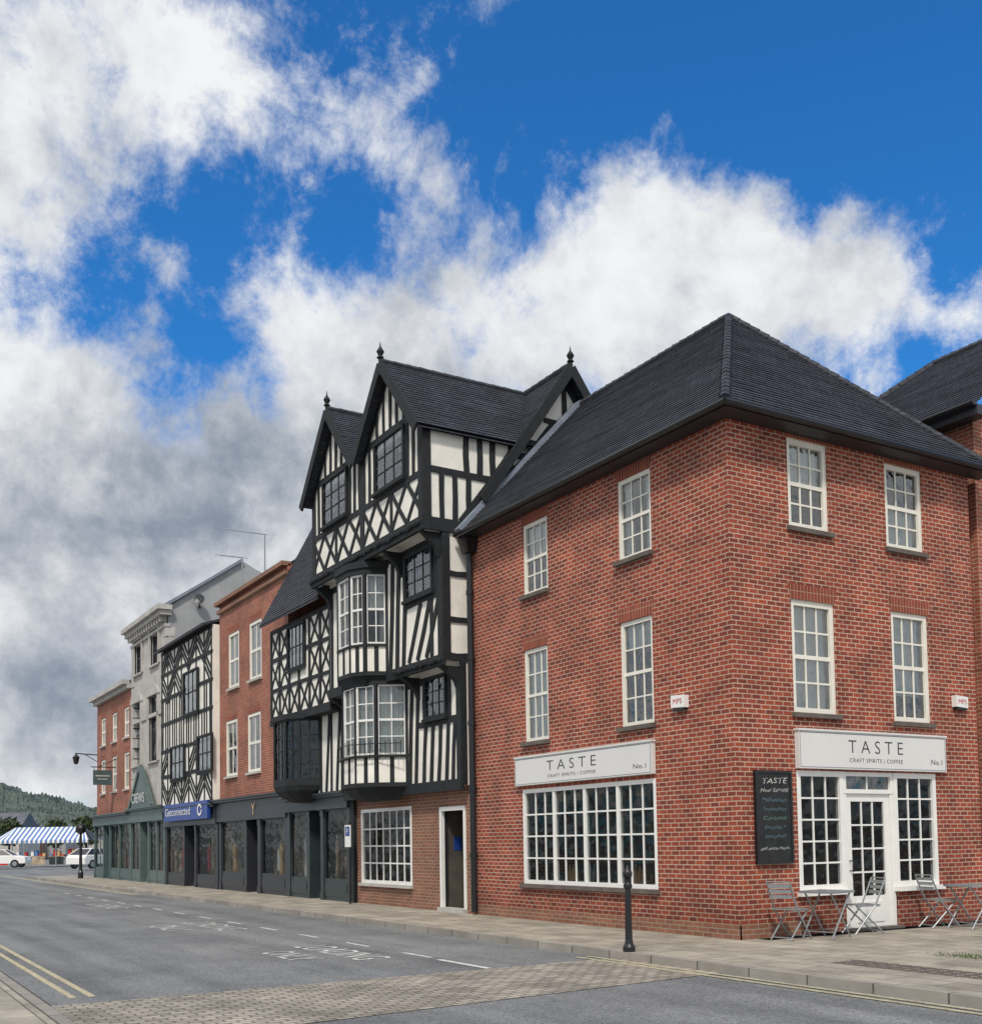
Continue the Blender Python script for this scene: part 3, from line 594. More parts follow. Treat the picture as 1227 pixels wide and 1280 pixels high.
for q in (g1,g0): window(T,F3,*q,3,3,M['timber'],False,d=-.09,fwid=.05,bar=.025,glass=M['glass'],sillm=M['timber'],silld=.14,mull=1,curtain=0,lead=True)
def bay(pts,z0,zs,zh,z1,cr):
    nf=len(pts)-1
    for i in range(nf):
        F=Fr(pts[i],(pts[i+1][0]-pts[i][0],pts[i+1][1]-pts[i][1])); L=math.dist(pts[i],pts[i+1])
        m=MB(); m.fbox(F,.002,L-.002,0,.06,z0,zs-.05); part('bay_panel',m,M['plaster'],T)
        window(T,F,.03,L-.03,zs,zh,2 if L>.6 else 2,4,M['white'],True,d=.0,fwid=.045,sill=False,curtain=1 if cr else (3 if i%2 else 4),depth=.06,bar=.024,glass=M['bglass'])
    q=[V((a,b,0)) for a,b in pts]; c=V((sum(a for a,b in pts)/len(pts),pts[0][1],0))
    def ex(k): return [((v-c)*k+c)[:2] for v in q]
    m=MB(); m.plan(ex(1.04),z0-.1,z0-.001); m.plan(ex(1.05),zs-.06,zs-.002); m.plan(ex(1.05),zh+.001,zh+.14); m.plan(ex(1.1),zh+.141,z1)
    for j,v in enumerate(q): m.tube((v.x,v.y,z0),(v.x,v.y,zh),.055 if j in (0,nf,nf-1) else .03,n=6)
    for i in range(nf):
        F=Fr(pts[i],(pts[i+1][0]-pts[i][0],pts[i+1][1]-pts[i][1])); L=math.dist(pts[i],pts[i+1])
        m.fbox(F,L/2-.05,L/2+.05,-.02,.03,z0,zs-.06)
    k=len(q)
    for (s0,h0),(s1,h1) in (((.60,-.40),(.86,-.30)),((.86,-.30),(.99,-.1))):
        lo=ex(s0); hi=ex(s1)
        m.add([(a,b,z0+h0) for a,b in lo]+[(a,b,z0+h1) for a,b in hi],[(j,j+1,k+j+1,k+j) for j in range(k-1)]+([tuple(range(k))] if s0==.60 else []))
    part('bay_frame',m,M['timber'],T)
bay(b2,5.55,6.2,7.85,8.15,False); bay(b1,2.95,3.6,5.25,5.4,True)
g=MB()
bb=[(b1[0][0]-.1,b1[0][1]-.3)]+[(x,y-.16) for x,y in b1[1:5]]+[(b1[5][0]+.15,b1[5][1]-.25)]
for i in range(5):
    a=V((*bb[i],0)); c=V((*bb[i+1],0))
    for z in (3.55,3.85): g.tube(a+Z*z,c+Z*z,.012,n=5)
    k=max(3,int((c-a).length/.12))
    for j in range(k+1): u=a.lerp(c,j/k); g.tube(u+Z*3.5,u+Z*3.92,.008,n=4)
part('balcony_rail',g,M['black'],T)
rm=MB(); yf=Y3-.24; e=.16
for ac in (ac1,ac0):
    for s_ in (-1,1):
        oe=hw+(e if (ac==ac1)==(s_==1) else 0.)
        zlo=Zp-sl*oe+.06
        A=(ac+s_*oe,yf,zlo); Bp=(ac+s_*oe,2.4,zlo); Cp=(ac,2.62,Zp+.06); Dp=(ac,yf,Zp+.06)
        rm.tiles(A,Bp,Cp,Dp,24)
        rm.quad(*(V(v)-V((0,0,.07)) for v in (A,Bp,Cp,Dp)))
zlo=MR-1.42*2.3
rm.tiles((X0-.1,.32,zlo),(XR+.28,.32,zlo),(XR+.28,2.62,MR+.06),(X0-.1,2.62,MR+.06),36); rm.tiles((XR+.28,4.92,zlo),(X0-.1,4.92,zlo),(X0-.1,2.62,MR+.06),(XR+.28,2.62,MR+.06),36)
rm.quad((X0-.1,.32,zlo-.06),(XR+.28,.32,zlo-.06),(XR+.28,2.62,MR),(X0-.1,2.62,MR)); rm.quad((X0-.1,4.92,zlo-.06),(XR+.28,4.92,zlo-.06),(XR+.28,2.62,MR),(X0-.1,2.62,MR))
RT=part('roof',rm,M['tile'],T)
for ac in (ac1,ac0):
    for s_ in (-1,1):
        oe=hw+(.18 if (ac==ac1)==(s_==1) else 0.)
        g=MB(); g.bar(S(yf),ac+s_*oe,Zp-sl*oe-.03,ac,Zp-.02,.22,-.05,.0); part('bargeboard',g,M['timber'],RT)
for s_ in (-1,1): g=MB(); g.bar(E(XR+.3),2.62+s_*2.4,MR-1.42*2.4-.02,2.62,MR,.22,-.05,0); part('bargeboard',g,M['timber'],RT)
g=MB(); hiptiles(g,(ac1,yf,Zp+.07),(ac1,2.6,Zp+.07),.3,.07); hiptiles(g,(ac0,yf,Zp+.07),(ac0,2.6,Zp+.07),.3,.07); hiptiles(g,(X0,2.62,MR+.08),(XR+.28,2.62,MR+.08),.3,.07); part('ridge_tiles',g,M['tile'],RT)
for c in ((ac1,yf,Zp+.0),(ac0,yf,Zp),(XR+.3,2.62,MR)):
    g=MB(); g.lathe(c,[(.045,-.25),(.045,.12),(.085,.15),(.045,.2),(.09,.29),(.05,.36),(.02,.4),(.004,.52)],10); part('finial',g,M['timber'],RT)

# ================================================================ BUILDING B (star timber)
XB=-18.8
Bh=thing('timber_framed_house','low black and white timber house with star shaped panels beside the gabled house','building',((XB+X0)/2,0,0))
mb=MB(); mb.box(XB,X0-.02,-.55,3.2,5.2,7.85); mb.box(XB,X0-.03,-.2,3.21,2.95,5.199); part('wall',mb,M['plaster'],Bh)
Fb=S(-.55); Fb1=S(-.2)
t=MB(); wq=Fb.rect(362,383,780,836)
for z in (5.2,6.05,6.95,7.8): t.bar(Fb,XB,z,X0-.02,z,.11)
nc=6; w=(X0-.02-XB)/nc
for i in range(nc+1): t.bar(Fb,min(max(XB+w*i,XB+.06),X0-.08),5.2,min(max(XB+w*i,XB+.06),X0-.08),7.85,.1,-.035)
for i in range(nc):
    for z0,z1 in ((5.26,5.99),(6.11,6.89),(7.01,7.74)):
        cxm=XB+w*(i+.5); czm=(z0+z1)/2
        if wq[0]-.3<cxm<wq[1]+.3 and z1>wq[2]+.2: continue
        for sx,sz in ((1,1),(1,-1),(-1,1),(-1,-1)):
            t.bar(Fb,cxm+sx*.28,czm+sz*.34,cxm+sx*.05,czm+sz*.05,.075,-.026)
            t.prism(Fb,[(cxm+sx*w/2,czm+sz*.38),(cxm+sx*w/2,czm+sz*.18),(cxm+sx*(w/2-.16),czm+sz*.38)][::1],-.022,.01)
        t.prism(Fb,[(cxm-.09,czm),(cxm,czm-.09),(cxm+.09,czm),(cxm,czm+.09)],-.029,.01)
for k in range(13): a=XB+.1+k*.36; t.bar(Fb1,a,2.95,a+(.25 if k%2 else -.0),5.1,.11)
t.fbox(Fb,XB,X0-.02,-.06,.3,5.02,5.2); part('timber_frame',t,M['timber'],Bh)
window(Bh,Fb,*wq,4,2,M['timber'],False,d=-.1,fwid=.06,bar=.03,glass=M['glass'],sillm=M['timber'])
po=[(-18.2,-.2),(-17.95,-.72),(-17.55,-.95),(-16.65,-.95),(-16.2,-.72),(-15.9,-.2)]
oc=V((-17.05,-.2,0))
def oex(k): return [(((V((a,b,0))-oc)*k)+oc)[:2] for a,b in po]
m=MB(); m.plan(po,3.16,3.3)
for (s0,h0),(s1,h1) in (((.42,2.72),(.75,2.86)),((.75,2.86),(.94,3.02)),((.94,3.02),(1.,3.16))):
    m.add([(a,b,h0) for a,b in oex(s0)]+[(a,b,h1) for a,b in oex(s1)],[(j,j+1,7+j,6+j) for j in range(5)]+([tuple(range(6))] if s0==.42 else []))
part('oriel_base',m,M['timber'],Bh)
m=MB(); m.plan(oex(1.05),5.0,5.15); part('oriel_head',m,M['timber'],Bh)
for i in range(5):
    F=Fr(po[i],(po[i+1][0]-po[i][0],po[i+1][1]-po[i][1])); L=math.dist(po[i],po[i+1]); window(Bh,F,.0,L,3.3,5.0,2 if L<.8 else 3,4,M['timber'],False,d=0,fwid=.05,bar=.03,sill=False,glass=M['dglass'],depth=.06,name='oriel_window')
g=MB(); g.fbox(Fb1,-18.15,-15.95,-.03,-.005,3.3,5.0); part('oriel_back',g,M['interior'],Bh)
gable_roof(Bh,XB-.02,X0-.1,-.9,1.25,3.4,8.0,12.05,M['tile'])
g=MB(); g.wall(S(.9),XB+.01,X0-.04,0,2.9); part('inner_wall',g,M['interior'],Bh)
g=MB(); g.wall(S(0.12),XB,X0,2.5,2.95); part('lintel_beam',g,M['dkgreen'],Bh)
shopfront(Bh,S(-.05),XB,X0-.02,0,2.9,(0,.36,.58,1),M['dkgreen'],doors=(1,),fh=.42,pw=.2,riser=.55,split=1)
# ================================================================ BUILDING C (red brick, white sashes)
XC=-25.6
Ch=thing('brick_building','three storey orange brick building with four white sash windows above a black shopfront','building',((XC+XB)/2,0,0))
Fc=S(0)
cw=[Fc.rect(286,299,794,860),Fc.rect(312,327,772,848),Fc.rect(283,297,903,970),Fc.rect(310,326,888,965)]
cw[0],cw[1]=avg(cw[0],cw[1]); cw[2],cw[3]=avg(cw[2],cw[3])
shell(Ch,XC,XB-.03,0,3.0,10.0,3.4,M['brick2'],cw)
for q in cw: window(Ch,Fc,*q,2,2,M['cream'],lintel=True,curtain=3,fwid=.1,bar=.04,sillm=M['pale'],d=.01)
g=MB(); g.box(XC-.02,XB-.03,-.2,.1,9.95,10.08); part('cornice',g,M['brick3'],Ch)
g=MB(); g.box(XC-.02,XB-.03,-.1,.1,9.68,9.8); part('string_course',g,M['brick3'],Ch)
gable_roof(Ch,XC,XB-.04,.1,1.7,3.4,10.0,11.2,M['tile'])
g=MB(); g.wall(S(.9),XC+.01,XB-.02,0,3); part('inner_wall',g,M['interior'],Ch)
shopfront(Ch,S(-.02),XC,XB-.02,0,3.1,(0,.42,.62,1),M['charcoal'],doors=(1,),fh=.75,pw=.28,riser=.6,split=1)
text('Y',S(-.16),-21.6,2.5,.38,M['warm'],Ch,-.02,name='sign_letter')
def aerial(px,py,pxe,pye,y,zb,lab):
    ph=S(y).at(px,py); base=V((ph[0],y,zb)); A=thing('tv_aerial',lab,'aerial',base,'aerials on the roofs')
    g=MB(); g.tube(base,(base.x,y,ph[1]),.028,n=6); part('mast',g,M['grey_metal'],A)
    e_=S(y).at(pxe,pye); a=V((base.x,y,ph[1])); b=V((e_[0],y,e_[1])); g=MB(); g.tube(a,b,.024,n=6)
    for i in range(9): q=a.lerp(b,i/9+.05); g.tube(q+V((0,-.25,0)),q+V((0,.25,0)),.012,n=4)
    part('boom',g,M['grey_metal'],A)
aerial(331,668,272,660,1.6,10.9,'taller thin tv aerial above the orange brick building')
aerial(303,697,275,694,1.6,10.9,'shorter thin tv aerial left of the taller one on the brick building')
# ================================================================ BUILDING D (herringbone timber)
XD=-32.5; Fd=S(-.25)
Dh=thing('timber_framed_house','black and white timber house with herringbone panels above the blue shop sign','building',((XD+XC)/2,0,0))
mb=MB(); mb.box(XD,XC-.02,-.25,6,3.0,9.35); part('wall',mb,M['plaster'],Dh)
t=MB(); rows=[3.1,4.3,5.3,6.4,7.4,8.4,9.3]
for z in rows: t.bar(Fd,XD,z,XC-.02,z,.13)
nc=7; w=(XC-XD)/nc
for i in range(nc+1): a=min(max(XD+w*i,XD+.1),XC-.1); t.bar(Fd,a,3.1,a,9.35,.12,-.02)
dw=[Fd.rect(216,233,932,975),Fd.rect(250,268,918,965),Fd.rect(232,250,838,893)]
for i in range(nc):
    for j in range(6):
        z0,z1=rows[j],rows[j+1]; cxm=XD+w*(i+.5); czm=(z0+z1)/2
        if any(q[0]-.3<cxm<q[1]+.3 and q[2]<czm<q[3] for q in dw): continue
        sgn=1 if (i+j)%2 else -1
        if j in (2,3) : 
            for k in (-.2,.2): t.bar(Fd,cxm+k,z0,cxm+k,z1,.1,-.02)
        else:
            for k in (-.32,.02,.36): t.bar(Fd,cxm-sgn*.42,czm-.42+k*.8,cxm+sgn*.42,czm+.3+k*.8,.11,-.021)
part('timber_frame',t,M['timber'],Dh)
for q in dw: window(Dh,Fd,*q,3,2,M['timber'],False,d=-.12,fwid=.08,bar=.05,glass=M['glass'],sillm=M['timber'])
gable_roof(Dh,XD,XC-.05,-.6,3.2,7,9.35,10.6,M['tile'])
g=MB(); g.wall(S(.9),XD+.01,XC-.03,0,3); part('inner_wall',g,M['interior'],Dh)
shopfront(Dh,S(-.05),XD,XC-.02,0,3.0,(0,.38,.6,1),M['charcoal'],doors=(1,),fh=.7,signm=M['charcoal'],riser=.45,split=1)
sd=S(-.35); sq_=sd.rect(205,240,993,1014); se=sd.at(259,1003)[0]
g=MB(); g.fbox(sd,sq_[0],se,0,.12,2.5,3.15); o=part('sign_board',g,M['blue'],Dh)
text('Getconnected',sd,(sq_[0]+sd.at(241,1003)[0])/2,2.7,.3,M['white'],o,-.02,width=(sd.at(239,1003)[0]-sq_[0])*.9)
ring=MB(); ca=(sd.at(250,1003)[0]); 
for i in range(20):
    a,b=i*math.pi/10,(i+1)*math.pi/10
    if i in (0,): continue
    ring.quad(*[sd.m(ca+rr*1.3*math.cos(x),-.02,2.83+rr*math.sin(x)) for rr,x in ((.14,a),(.22,a),(.22,b),(.14,b))])
part('logo',ring,M['white'],o)
g=MB(); dr=S(.2).rect(228,240,1030,1085); g.fbox(S(.2),dr[0],dr[1],0,.05,dr[2],dr[3]); part('poster',g,M['red'],Dh)
# ================================================================ BUILDING E (pale stone, cornice)
XE=-38.4; Fe=S(-.05)
Eh=thing('stone_building','tall pale stone fronted building with heavy cornice and grey rendered gable end','building',((XE+XD)/2,0,0))
ew=[Fe.rect(169,178,800,842),Fe.rect(189,199,788,832),Fe.rect(167,177,880,957),Fe.rect(187,198,868,952)]
ew[0],ew[1]=avg(ew[0],ew[1]); ew[2],ew[3]=avg(ew[2],ew[3])
mb=MB(); mb.wall(Fe,XE,XD,3,11.0,ew); part('wall',mb,M['pale'],Eh)
mb=MB(); mb.quad(*[E(XD+.01).m(a,0,z) for a,z in ((0,3),(8,3),(8,11),(3.1,13.6),(0,11.3))]); part('gable_wall',mb,M['render'],Eh)
mb=MB(); mb.quad(*[E(XE).m(a,0,z) for a,z in ((0,3),(8,3),(8,11),(3.1,13.5),(0,11))]); part('gable_wall',mb,M['render'],Eh)
g=MB(); g.box(XE-.3,XD+.3,-.5,.1,11.15,11.35); g.box(XE-.2,XD+.2,-.35,.1,10.95,11.149); g.box(XE-.05,XD+.05,-.13,.1,10.5,10.62); part('cornice',g,M['pale'],Eh)
for i in range(14): x=XE+.2+i*(XD-XE-.4)/13; g=MB(); g.box(x-.07,x+.07,-.3,-.04,10.72,10.95); part('dentil',g,M['pale'],Eh)
g=MB()
for i in range(16):
    g.box(XD-.45+.12*(i%2),XD+.02,-.09,.3,3.2+i*.46,3.2+i*.46+.4); g.box(XE-.02,XE+.45-.12*(i%2),-.09,.3,3.2+i*.46,3.2+i*.46+.4)
part('quoins',g,M['pale'],Eh)
g=MB(); g.box(XE,XD,-.12,0,7.0,7.15); part('string_course',g,M['pale'],Eh)
for q in ew:
    o=window(Eh,Fe,*q,2,2,M['charcoal'],True,d=.08,fwid=.07,bar=.04,glass=M['glass'],sillm=M['pale'],silld=.12)
    g=MB(); g.fbox(Fe,q[0]-.2,q[0],-.07,.05,q[2],q[3]); g.fbox(Fe,q[1],q[1]+.2,-.07,.05,q[2],q[3]); c=(q[0]+q[1])/2; h=(q[1]-q[0])/2+.25
    g.prism(Fe,[(c-h,q[3])]+[(c-h*math.cos(k*math.pi/8),q[3]+.05+.35*math.sin(k*math.pi/8)) for k in range(9)]+[(c+h,q[3])],-.1,.04); part('surround',g,M['pale'],o)
gable_roof(Eh,XE-.1,XD-.02,-.1,3.1,8,11.35,13.55,M['slate'])
g=MB(); g.bar(E(XD+.05),-.1,11.38,3.1,13.6,.12,-.1,.05); part('verge',g,M['lead'],Eh)
g=MB(); g.wall(S(.9),XE+.01,XD-.03,0,3); part('inner_wall',g,M['interior'],Eh)
shopfront(Eh,S(-.1),XE,XD-.02,0,3.2,(0,.3,.55,.78,1),M['grgreen'],doors=(1,),fh=.6)
a0=XE+.6; a1=XD-1.6
g=MB(); g.prism(S(-.3),[(a0,3.2),(a1,3.2),((a0+a1)/2,4.9)],0,.12); part('pediment',g,M['grgreen'],Eh)
g=MB(); g.bar(S(-.36),a0-.1,3.2,(a0+a1)/2,4.95,.2,0,.2); part('pediment_moulding',g,M['grgreen'],Eh)
g=MB(); g.bar(S(-.36),a1+.1,3.2,(a0+a1)/2,4.95,.2,0.,.2); part('pediment_moulding',g,M['grgreen'],Eh)
text('CREWS',S(-.37),(a0+a1)/2,3.42,.42,M['sign'],Eh,-.02,width=2.2,name='sign_letters')
sa=E(XD+.0).at(250,753); dq=V((XD+.15,sa[0],sa[1]))
SD=thing('satellite_dish','dark satellite dish on the rendered gable end of the stone building','satellite dish',dq-V((0,0,.3)))
g=MB()
nd=(V((1,-.7,.3))).normalized(); ux=nd.orthogonal().normalized(); uy=nd.cross(ux); pr=[0,.09,.17,.23]; vs=[]
for k,rr in enumerate(pr):
    for i in range(14): vs.append(dq+nd*(.2+rr*rr*.7)+(ux*math.cos(i*math.pi/7)+uy*math.sin(i*math.pi/7))*rr)
g.add(vs,[(k*14+i,k*14+(i+1)%14,(k+1)*14+(i+1)%14,(k+1)*14+i) for k in range(3) for i in range(14)]); part('dish',g,M['charcoal'],SD)
g=MB(); g.tube(dq-V((.15,0,.25)),dq+nd*.2,.03,n=6); g.tube(dq+nd*.2-uy*.2,dq+nd*.45,.015,n=5); part('bracket',g,M['charcoal'],SD)
# ================================================================ BUILDING F
XF=-46.2; Ff=S(0)
Fh=thing('brick_building','far red brick building with white cornice at the left end of the terrace','building',((XF+XE)/2,0,0))
fq=[]
for i in range(3):
    a=XF+1.0+i*2.5; fq.append((a,a+1.,4.2,5.9)); fq.append((a,a+1.,6.6,8.0))
shell(Fh,XF,XE-.01,0,3,8.8,8,M['brick2'],fq)
for q in fq: window(Fh,Ff,*q,2,2,M['cream'],lintel=True,fwid=.1,bar=.05,sillm=M['pale'])
g=MB(); g.box(XF-.2,XE-.35,-.4,.1,8.95,9.15); g.box(XF-.1,XE-.2,-.2,.1,8.75,8.949); part('cornice',g,M['pale'],Fh)
gable_roof(Fh,XF,XE-.12,-.1,4,8,9.1,11.0,M['slate'])
g=MB(); g.wall(S(.9),XF+.01,XE-.03,0,3); part('inner_wall',g,M['interior'],Fh)
shopfront(Fh,S(-.1),XF,XE-.02,0,3.1,(0,.28,.46,.72,1),M['tealgreen'],doors=(1,),fh=.5)
hx_,hz_=S(-.6).at(129,972)
HS=thing('hanging_sign','small dark green hanging sign on an iron bracket on the far brick building','sign',(hx_,-.02,hz_))
g=MB(); g.box(hx_-.04,hx_+.04,-1.05,-.2,hz_-.35,hz_+.35); part('board',g,M['tealgreen'],HS)
g=MB(); g.tube((hx_,0,hz_+.5),(hx_,-1.15,hz_+.5),.025,n=6); g.tube((hx_,-.3,hz_+.5),(hx_,-.3,hz_+.35),.015,n=4);g.tube((hx_,-1.,hz_+.5),(hx_,-1.,hz_+.35),.015,n=4); g.tube((hx_,0,hz_+.9),(hx_,-.8,hz_+.5),.018,n=5); part('bracket',g,M['black'],HS)
g=MB(); g.fbox(E(hx_+.04),-.95,-.3,-.012,-.008,hz_+.05,hz_+.11); g.fbox(E(hx_+.04),-.85,-.4,-.012,-.008,hz_-.1,hz_-.05); part('lettering',g,M['pale'],HS)
lx,lz=S(-.9).at(104,950)
WLp=thing('wall_lantern','black lantern on a scrolled iron arm high on the far brick building','lamp',(XF+.1,0,lz))
g=MB(); g.tube((XF+.1,0,lz+.35),(XF+.1,-1.1,lz+.4),.03,n=6); g.tube((XF+.1,0,lz),(XF+.1,-.6,lz+.35),.02,n=6); part('arm',g,M['black'],WLp)
g=MB(); g.lathe((XF+.1,-1.05,lz-.15),[(.06,0),(.12,.05),(.17,.32),(.2,.34),(.08,.46),(.03,.54)],6); part('lantern',g,M['black'],WLp)
# ================================================================ STREET FURNITURE
bq=gnd(786,1190,0)
BL=thing('bollard','black cast iron bollard with ball finial on the kerb by the corner shop','bollard',bq)
g=MB(); g.lathe(bq,[(.085,-.02),(.085,.07),(.06,.11),(.05,.18),(.043,.75),(.04,.86),(.06,.88),(.06,.92),(.04,.95),(.045,1.0)],16); part('post',g,M['black'],BL,smooth=False)
g=MB(); g.lathe(bq+V((0,0,1.0)),[(.035,0),(.06,.03),(.066,.08),(.05,.12),(.02,.14),(.024,.16),(.006,.19)],14); part('finial',g,M['black'],BL,smooth=True)
sx_,sz_=S(-.35).at(437,1045)
SP=thing('sign_post','white and blue parking sign on a dark post in front of the gabled house','sign',(sx_,-.35,0))
g=MB(); g.tube((sx_,-.35,0),(sx_,-.35,sz_+.35),.03); part('post',g,M['black'],SP)
g=MB(); g.box(sx_-.17,sx_+.17,-.41,-.39,sz_-.28,sz_+.28); o=part('sign_plate',g,M['white'],SP)
g=MB(); g.box(sx_-.13,sx_+.13,-.416,-.411,sz_,sz_+.24); part('sign_panel',g,M['blue'],o)
text('P',S(-.42),sx_,sz_+.04,.15,M['white'],o,-.003)
lq=gnd(101,1098,0)
LP=thing('lamp_post','black post with domed top on the pavement at the far end of the terrace','post',lq)
g=MB(); g.lathe(lq,[(.13,0),(.13,.3),(.08,.4),(.06,2.2)],10); part('post',g,M['black'],LP)
g=MB(); g.lathe(lq+V((0,0,2.2)),[(.06,0),(.24,.1),(.26,.3),(.2,.45),(.08,.52),(.03,.62)],12); part('head',g,M['black'],LP)
def chair():
    c=thing('folding_chair','grey metal folding chair facing the table left of the cafe door','chair',(0,0,0),'folding chairs outside the cafe')
    g=MB()
    for i in range(7): y=-.18+i*.058; g.box(-.2,.2,y,y+.045,.45,.462)
    for s in (-.19,.19): g.tube((s,-.2,.44),(s,.2,.44),.011,n=6)
    part('seat',g,M['grey_metal'],c)
    g=MB()
    for z in (.62,.7,.78): g.box(-.19,.19,.2+(z-.45)*.25-.008,.2+(z-.45)*.25+.008,z,z+.055)
    part('backrest',g,M['grey_metal'],c)
    for s in (-.2,.2):
        g=MB(); g.tube((s,-.24,0),(s,.12,.45),.014,n=6); g.tube((s,.12,.45),(s,.3,.87),.014,n=6); part('leg',g,M['grey_metal'],c)
        g=MB(); g.tube((s*.85,.28,0),(s*.85,-.2,.45),.014,n=6); part('leg',g,M['grey_metal'],c)
    g=MB(); g.tube((-.2,-.2,.05),(.2,-.2,.05),.009,n=6); g.tube((-.17,.24,.04),(.17,.24,.04),.009,n=6); g.tube((-.2,.3,.87),(.2,.3,.87),.011,n=6); part('stretcher',g,M['grey_metal'],c)
    return c
def table():
    c=thing('folding_table','small grey metal folding table between the two chairs left of the cafe door','table',(0,0,0),'folding tables outside the cafe')
    g=MB(); g.box(-.29,.29,-.29,.29,.70,.712); g.box(-.3,.3,-.3,-.285,.68,.715); g.box(-.3,.3,.285,.3,.68,.715); g.box(-.3,-.285,-.284,.284,.68,.715); g.box(.285,.3,-.284,.284,.68,.715); part('tabletop',g,M['grey_metal'],c)
    for s in (-.25,.25):
        g=MB(); g.tube((s,-.28,0),(s,.24,.69),.014,n=6); part('leg',g,M['grey_metal'],c)
        g=MB(); g.tube((s*.88,.28,0),(s*.88,-.24,.69),.014,n=6); part('leg',g,M['grey_metal'],c)
    g=MB(); g.tube((-.25,-.2,.1),(.25,-.2,.1),.009,n=6); g.tube((-.22,.2,.1),(.22,.2,.1),.009,n=6); part('stretcher',g,M['grey_metal'],c)
    return c
def gp(px,py): q=gnd(px,py,0); return (max(q.x,.4),q.y,0)
c0=chair(); c0.location=gp(988,1174); c0.rotation_euler.z=R(-170)+0; 
t0=table(); t0.location=gp(1034,1172); t0.rotation_euler.z=R(10)
dup(c0,gp(1070,1166),R(-20),'grey metal folding chair directly in front of the white cafe door')
dup(c0,gp(1166,1158),R(165),'grey metal folding chair right of the cafe door')
dup(t0,gp(1215,1160),R(-8),'grey metal folding table at the right edge of the photo')
g=MB(); q0=gnd(1214,1196,0)
for i in range(320):
    x=q0.x+random.gauss(0,.25); y=q0.y+random.gauss(0,.14); h=random.uniform(.01,.03); a=random.random()*6; dx,dy=.008*math.cos(a),.008*math.sin(a)
    g.add([(x-dx,y-dy,0),(x+dx,y+dy,0),(x+dx*3,y-dy*2,h)],[(0,1,2)])
tag(part('weeds',g,plain('weed_green',(.07,.11,.035),.9,.4,5)),'low green weeds in the paving at the right edge','weeds',kind='stuff')
# ================================================================ MARKET, CARS
def oriented(c,ang):
    e=V((math.cos(ang),math.sin(ang),0)); return Fr((c.x,c.y),(e.x,e.y))
mc=atd(62,96,0); ang=math.atan2(rt.y,rt.x); FM=oriented(mc,ang)
MK=thing('market_marquee','long blue and white striped market marquee at the far end of the street','marquee',mc)
L=4.1; ns=40
for k,nm,mt in ((0,'canopy',M['canvas_b']),(1,'canopy_stripes',M['white'])):
    g=MB()
    for i in range(ns):
        if i%2!=k: continue
        a,b=-L+2*L*i/ns,-L+2*L*(i+1)/ns
        ta,tb=[max(-L*.72,min(L*.72,v)) for v in (a,b)]
        zt3=3.35
        g.quad(FM.m(a,-2,2.2),FM.m(b,-2,2.2),FM.m(tb,0,zt3),FM.m(ta,0,zt3)); g.quad(FM.m(a,2,2.2),FM.m(b,2,2.2),FM.m(tb,0,zt3),FM.m(ta,0,zt3)); g.quad(FM.m(a,-2,1.95),FM.m(b,-2,1.95),FM.m(b,-2,2.2),FM.m(a,-2,2.2))
    part(nm,g,mt,MK)
for a in (-L,-L/3,L/3,L):
    for d in (-2,2): g=MB(); g.tube(FM.m(a,d,0),FM.m(a,d,2.2),.05,n=6); part('pole',g,M['grey_metal'],MK)
random.seed(11)
for i in range(5):
    a=-3.6+i*1.6
    s=thing('market_stall',['tan','brown','pale','mixed','red'][i]+' goods stall, '+['first','second','third','fourth','fifth'][i]+' from the left under the striped marquee','stall',FM.m(a,-1,0),'stall tables under the marquee')
    g=MB(); g.fbox(FM,a-.65,a+.65,-1.5,-.7,.78,.84); part('tabletop',g,M['disp1'],s)
    g=MB(); g.fbox(FM,a-.62,a+.62,-1.48,-1.45,.1,.78); part('cloth',g,M[['red','warm','disp1','dkgreen','grey_metal'][i]],s)
    for k in range(4): x=a-.5+k*.33; g=MB(); g.fbox(FM,x-.12,x+.12,-1.4,-1.0,.84,.84+random.uniform(.1,.6)); part('goods',g,M[['warm','red','curtain','canvas_b','red'][(i+k)%5]],s)
